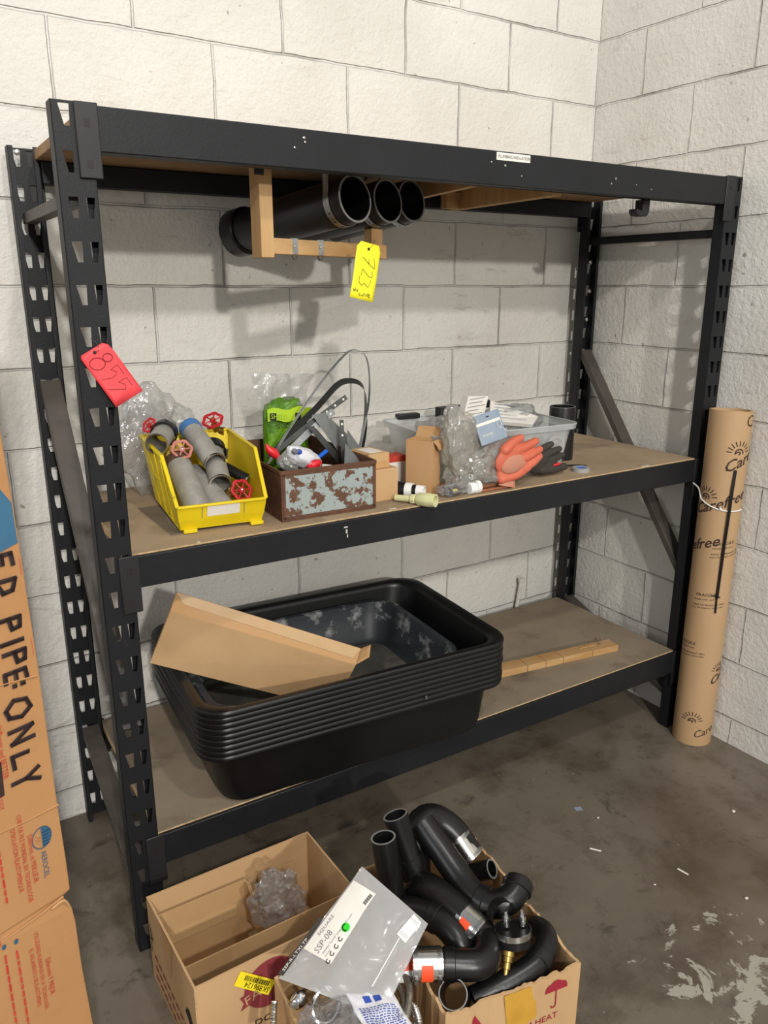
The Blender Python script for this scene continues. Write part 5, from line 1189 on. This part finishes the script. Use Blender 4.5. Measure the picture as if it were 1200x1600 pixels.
# ================================================================ cardboard tube on the right
KX, KY, KR = -.0680, -.7180, .0640
tube_ = thing('cardboard_tube', 'tall kraft cardboard shipping tube standing beside the right post', 'tube', (KX, KY, 0))
def kp(a, z, o=0): return V((KX+(KR+o)*cos(a), KY+(KR+o)*sin(a), z))
mb = MB(); ns = 48
zt_ = [1.150+.004*noise.noise(V((cos(2*pi*j/ns)*2, sin(2*pi*j/ns)*2, 3)))+.004*cos(2*pi*j/ns-3.6) for j in range(ns)]
rg_ = [[V((KX+rr*cos(2*pi*j/ns), KY+rr*sin(2*pi*j/ns), (z if z < 1 else zt_[j]))) for j in range(ns)] for rr, z in ((KR, .0005), (KR, .6), (KR, 1.15), (KR-.005, 1.15), (KR-.005, .004))]
mb.loft(rg_, c0=True, c1=True); mb.build('tube_body', 'kraft_tube', tube_)
VA = math.atan2(-2.175-KY, -2.289-KX)    # azimuth that faces the viewpoint
def kfn(a0, z0, slope=0, s0=0):
    # u runs left to right as seen from the room: increasing azimuth
    return lambda u, v: kp(VA+a0+(u)/KR, z0+v+slope*u, .0008)
def logo(mb, a0, z0, s=1., sl=.42, word='Carefree', sun=True):
    f_ = kfn(a0, z0, sl)
    text_mb(mb, word, .052*s, f_, sx=.95, shear=.1); 
    for dx, dy in ((.0009, .0006), (-.0006, .0010)): text_mb(mb, word, .052*s, lambda u, v: f_(u+dx, v+dy), sx=.95, shear=.1)
    if sun:
        g_ = kfn(a0, z0, 0)
        cx, cz = .040*s, .066*s
        for k in range(9):
            a = RD(200-28*k*1.0) if False else RD(175-21*k); strokes(mb, [[(cx+.024*s*cos(a), cz+.022*s*sin(a)), (cx+.038*s*cos(a), cz+.036*s*sin(a))]], .0032*s, g_)
        strokes(mb, [[(cx+.013*s*cos(a), cz-.001+.012*s*sin(a)) for a in [RD(190-20*k) for k in range(11)]], [(cx-.013*s, cz-.002), (cx-.003*s, cz+.003), (cx+.004*s, cz), (cx, cz-.006*s)]], .004*s, g_)
mb = MB()
logo(mb, -.02, .960); logo(mb, -1.36, .812, .98, .38); logo(mb, -2.52, .660, .98, .38)
logo(mb, .62, .230, .8, .45); logo(mb, -.62, .035, .9, .1, word='', sun=True)
text_mb(mb, 'C', .052, kfn(.80, 1.105, 0), sx=.95)
text_mb(mb, 'Care', .040, kfn(.1, .030, .35), sx=.9)
mb.build('printed_text', 'ink_brown', tube_, smooth=0, label='brown brush-script wordmark and sun logo')
mb = MB()
for a0, z0 in ((.02, .725), (-.62, .545), (-1.30, .365)):
    text_mb(mb, 'FRAGILE.', .0145, kfn(a0, z0, .12), sx=1.15)
    text_mb(mb, 'Handle with care', .008, kfn(a0-.12, z0-.014, .12), sx=1.2)
    text_mb(mb, 'MADE TO PRODUCT SPEC', .008, kfn(a0-.15, z0-.034, .12), sx=1.1)
    text_mb(mb, 'ROLL NO. UNROLL WITH CARE', .0065, kfn(a0-.18, z0-.044, .12), sx=1.1)
mb.build('printed_text', 'ink_brown', tube_, smooth=0)
# white tie to the post, black tie
wt_ = thing('cable_tie', 'white cable tie looped round the cardboard tube and rack post', 'tie', (-.09, -.73, .85))
mb = MB(); a_ = [VA+RD(-62+9*k) for k in range(16)]; path = [kp(a, .868-.028*((a-VA+1.08)/2.2)-.010*sin((a-VA+1.08)/2.2*pi), .0022) for a in a_]
path = [V((-.108, -.6395, .905)), V((-.112, -.665, .893))]+path; mb.tube(smoothpath(path, 3), .0022, 8); mb.build('strap', 'white_gloss', wt_)
MB().box((-.004, -.003, -.004), (.004, .003, .004), T=TR(kp(VA+.05, .848, .003), (0, 0, VA))).build('lock_head', 'white_gloss', wt_, bevel=.001)
bt = thing('cable_tie', 'long black strap hanging straight down the front of cardboard tube', 'tie', (-.10, -.78, .5))
mb = MB(); P = [kp(VA+.50, .972, .003), kp(VA+.44, .90, .0065), kp(VA+.42, .82, .0075), kp(VA+.40, .72, .0055), kp(VA+.39, .60, .004), kp(VA+.38, .548, .004)]; mb.tube(smoothpath(P, 5), .0048, 8); mb.build('strap', 'rubber_black', bt)
MB().tube([kp(VA+.38, .547, .003), kp(VA+.40, .496, .003)], .0030, 8).build('strap_tail', 'rubber_black', bt)
MB().tube([kp(VA+.18, .556, .002), kp(VA+.55, .550, .002)], .0025, 8).build('cross_tie', 'rubber_black', bt)

# ================================================================ tall insulation carton, left
ac = RD(20); EX = V((cos(ac), sin(ac), 0)); NX = V((sin(ac), -cos(ac), 0)); O = V((-2.15, -1.0, 0))
tc_ = thing('insulation_carton', 'tall orange-brown pipe insulation carton with marker lettering, at left', 'carton', (-2.30, -.93, 0))
def ap(s, z, o=0): return O-EX*s+V((0, 0, z))+NX*o
edge = [(-.012, 0), (-.014, .273), (-.008, .40), (-.007, .500), (-.004, .530), (.008, .558), (-.005, .566), (-.005, .62), (-.003, .73), (-.002, .97), (.002, 1.19), (.006, 1.31), (.008, 1.83)]
mb = MB(); rings = []
for s, z in edge:
    dz = -.003 if .53 < z < .56 else 0
    rings.append([ap(s, z, dz), ap(.20, z+(.0), 0), ap(.33, z, 0), ap(.33, z, -.30), ap(s, z, -.30)])
mb.loft(rings, c0=True, c1=True); mb.build('carton_body', 'cardboard_orange', tc_, smooth=0, bevel=.002)
for pts in ([(.003, .958), (.03, .962), (.20, .985)], [(-.003, .729), (.05, .731), (.20, .745)], [(.009, .561), (.05, .555), (.20, .545)]):
    mb = MB(); mb.tube([ap(s, z, .0008) for s, z in pts], [.0022, .0016, .001], 8, squash=(1, 1)); mb.build('crease', 'cardboard_orange', tc_)
mb = MB(); mb.tube(smoothpath([ap(-.004, .520, -.004), ap(.004, .545, .002), ap(.012, .556, .003), ap(.030, .552, .001)], 4), [.0022]*12+[.002], 8); mb.build('crushed_corner', 'cardboard', tc_, smooth=50, label='crushed torn corner')
F0 = lambda x, y: ap(x, y, .0012)
mb = MB(); mb.add([F0(*p) for p in ((.006, 1.228), (.0045, 1.168), (.034, 1.160), (.16, 1.160), (.16, 1.33), (.05, 1.30))], [tuple(range(5, -1, -1))]); mb.build('printed_panel', 'print_blue', tc_, smooth=0, label='blue printed shape')
# marker writing, reading down: u = down, v = towards the right edge
def Fm(s0, z0): return lambda u, v: ap(s0-v, z0-u, .0020)
L_ = {'P': [[(0, 0), (0, 1)], [(0, 1), (.5, .95), (.55, .6), (0, .5)]], 'I': [[(.1, 0), (.1, 1)]], 'E': [[(.55, 1), (0, .95), (0, 0), (.55, 0)], [(0, .5), (.45, .5)]], 'O': [[(.3, 0), (0, .35), (.1, .85), (.45, 1), (.7, .6), (.6, .1), (.3, 0)]],
      'N': [[(0, 0), (0, 1), (.6, .05), (.6, 1)]], 'L': [[(.05, 1), (0, .05), (.6, .1)]], 'Y': [[(0, 1), (.3, .5), (.6, 1)], [(.3, .5), (.3, 0)]], 'D': [[(0, 0), (0, 1), (.45, .8), (.5, .3), (0, 0)]], ':': [[(0, .2), (0, .3)], [(0, .7), (0, .85)]]}
mb = MB(); h_ = .032
for ch, s0, z0, hh, ww in (('E', .046, 1.156, .030, .030), ('D', .044, 1.118, .028, .036), ('P', .050, 1.060, .033, .030), ('I', .049, 1.026, .032, .02), ('P', .048, 1.008, .032, .030), ('E', .050, .978, .032, .026), (':', .044, .956, .024, .02), ('O', .056, .934, .037, .042), ('N', .056, .886, .036, .034), ('L', .058, .846, .026, .034), ('Y', .062, .812, .042, .034)):
    f_ = Fm(s0, z0); strokes(mb, [[(x*ww, y*hh) for x, y in ln] for ln in L_[ch]], .0072, f_)
    strokes(mb, [[(x*ww+.0012, y*hh+.001) for x, y in ln] for ln in L_[ch]], .0040, f_)
strokes(mb, [[(0, 0), (.09, -.006)]], .012, Fm(.086, .895)); strokes(mb, [[(0, 0), (.05, -.002)], [(0, -.01), (.05, -.012)]], .009, Fm(.078, .845))
mb.build('marker_writing', 'ink_marker', tc_, smooth=0, label='thick dark marker lettering')
mb = MB()
for t_, s0, z0, sz in (('Différent, et MEILLEUR', .052, .705, .0118), ('CHEF DE FILE MONDIAL EN TECHNOLOGIE', .064, .748, .0105), ("D'ISOLATION ÉLASTOMÉRIQUE", .076, .730, .0105), ('Different and BETTER', .074, .905, .0125), ('THE LEADER IN TECHNOLOGY', .086, .885, .0105),
                       ('Diferente Y MEJOR', .052, .468, .0118), ('LOS LÍDERES MUNDIALES EN LA TECNOLOGÍA', .064, .530, .0095), ('EL AISLAMIENTO DE ELASTÓMERO', .075, .505, .0095)):
    text_mb(mb, t_, sz, Fm(s0, z0), sx=.78)
mb.build('printed_text', 'ink_red', tc_, smooth=0, label='red printed French and Spanish slogans')
mb = MB()
for s0, z0, k in ((.098, .74, 9), (.118, .62, 5), (.095, .52, 12), (.113, .525, 12)):
    x = 0; rg = random.Random(int(z0*1000))
    for i in range(k):
        w_ = rg.uniform(.008, .018); f_ = Fm(s0, z0); mb.add([f_(x, 0), f_(x+w_, 0), f_(x+w_, .0032), f_(x, .0032)], [(0, 1, 2, 3)]); x += w_+.003
mb.build('printed_lines', 'ink_red', tc_, smooth=0)
mb = MB(); cx, cz = .030, .6885
rgs = .0185
for s_, z_, in ((0, 0),): pass
pts = [(cx+.0155*cos(a), cz+.0185*sin(a)) for a in [2*pi*k/28 for k in range(29)]]
fg = lambda x, y: ap(x, y, .0018)
strokes(mb, [pts], .0016, fg)
mb.add([fg(cx+.0150*cos(a), cz+.018*sin(a)) for a in [pi*.5+pi*k/14 for k in range(15)]], [tuple(range(15))])
for k in range(5): strokes(mb, [[(cx-.001, cz+.008-.0055*k), (cx-.0145+.001*k, cz+.007-.0055*k)]], .0024, fg)
text_mb(mb, 'AEROCEL', .0125, Fm(.0345, .664), sx=.92)
for s0, z0 in ((.092, .536), (.111, .540)): mb.add([fg(s0+.0035*cos(a*pi/8), z0+.0045*sin(a*pi/8)) for a in range(16)], [tuple(range(16))])
mb.build('printed_logo', 'ink_blue', tc_, smooth=0, label='blue globe logo with wordmark')
mb = MB(); f2 = lambda x, y: ap(x, y, .0024); strokes(mb, [[(cx+.006, cz-.008), (cx+.004, cz+.002), (cx+.010, cz+.004)], [(cx+.003, cz-.004), (cx+.011, cz-.002)]], .0018, f2); mb.build('logo_mark', 'cardboard_orange', tc_, smooth=0)
mb = MB(); strokes(mb, [[(.004, 1.02), (.0035, .992)], [(.0055, 1.145), (.005, 1.12)]], .0008, F0); mb.build('registration_mark', 'ink_red', tc_, smooth=0)

# ================================================================ litter on the floor
def bit(name, label, cat, a, b, r, m):
    MB().tube([a, b], r, 8).build(name, m, label=label, cat=cat)
bit('screw', 'loose silver screw on the floor beside the left carton', 'screw', (-1.985, -.985, .003), (-1.962, -.945, .003), .0022, 'screw_zinc')
bit('wood_sliver', 'small pale sliver lying on the open floor behind the torn carton', 'sliver', (-.80, -.93, .002), (-.782, -.955, .002), .0022, 'white_card')
bit('wood_sliver', 'larger curled pale sliver further right on the open floor', 'sliver', (-.66, -1.115, .002), (-.655, -1.145, .002), .0022, 'white_card')
bit('bent_nail', 'dark bent nail on the floor below the lower shelf beam', 'nail', (-.575, -.625, .002), (-.558, -.672, .002), .0016, 'nail_steel')
for i, (x, y, r, lb) in enumerate(((-.315, -1.05, .006, 'pale pebble on the brown stained floor at right'), (-.68, -.85, .004, 'tiny white crumb near the pale sliver'), (-.60, -1.28, .005, 'pale pebble on the floor right of torn carton'), (-.50, -1.46, .007, 'whitish pebble near the flaking paint at bottom right'), (-.76, -1.12, .0035, 'small crumb close to the torn carton'), (-1.985, -1.04, .008, 'clear crumb on the floor by the left carton'))):
    mb = MB(); crumple(mb, (x, y, r*.5), (r, r*.8, r*.5), 70+i, .3, 2); mb.build('pebble', 'white_paint', label=lb, cat='pebble')
mb = MB(); mb.poly([(-.71, -.79, .0012), (-.69, -.80, .0012), (-.685, -.785, .0012), (-.705, -.777, .0012)], (0, 0, 1), .001); mb.build('paper_scrap', 'header_blue', label='tiny blue-grey scrap on the open floor', cat='scrap')
mb = MB(); mb.poly([(-1.905, -.20, .0012), (-1.84, -.18, .0012), (-1.80, -.13, .0012), (-1.88, -.12, .0012)], (0, 0, 1), .001); mb.build('cardboard_scrap', 'kraft_grey', label='grey scrap on the floor under the rack at the back left', cat='scrap')
mb = MB(); crumple(mb, (-1.865, -.26, .012), (.022, .030, .012), 80, .5, 3); mb.build('crumpled_scrap', 'box_inside', label='dark crumpled scrap on the floor under the left rack end', cat='scrap')
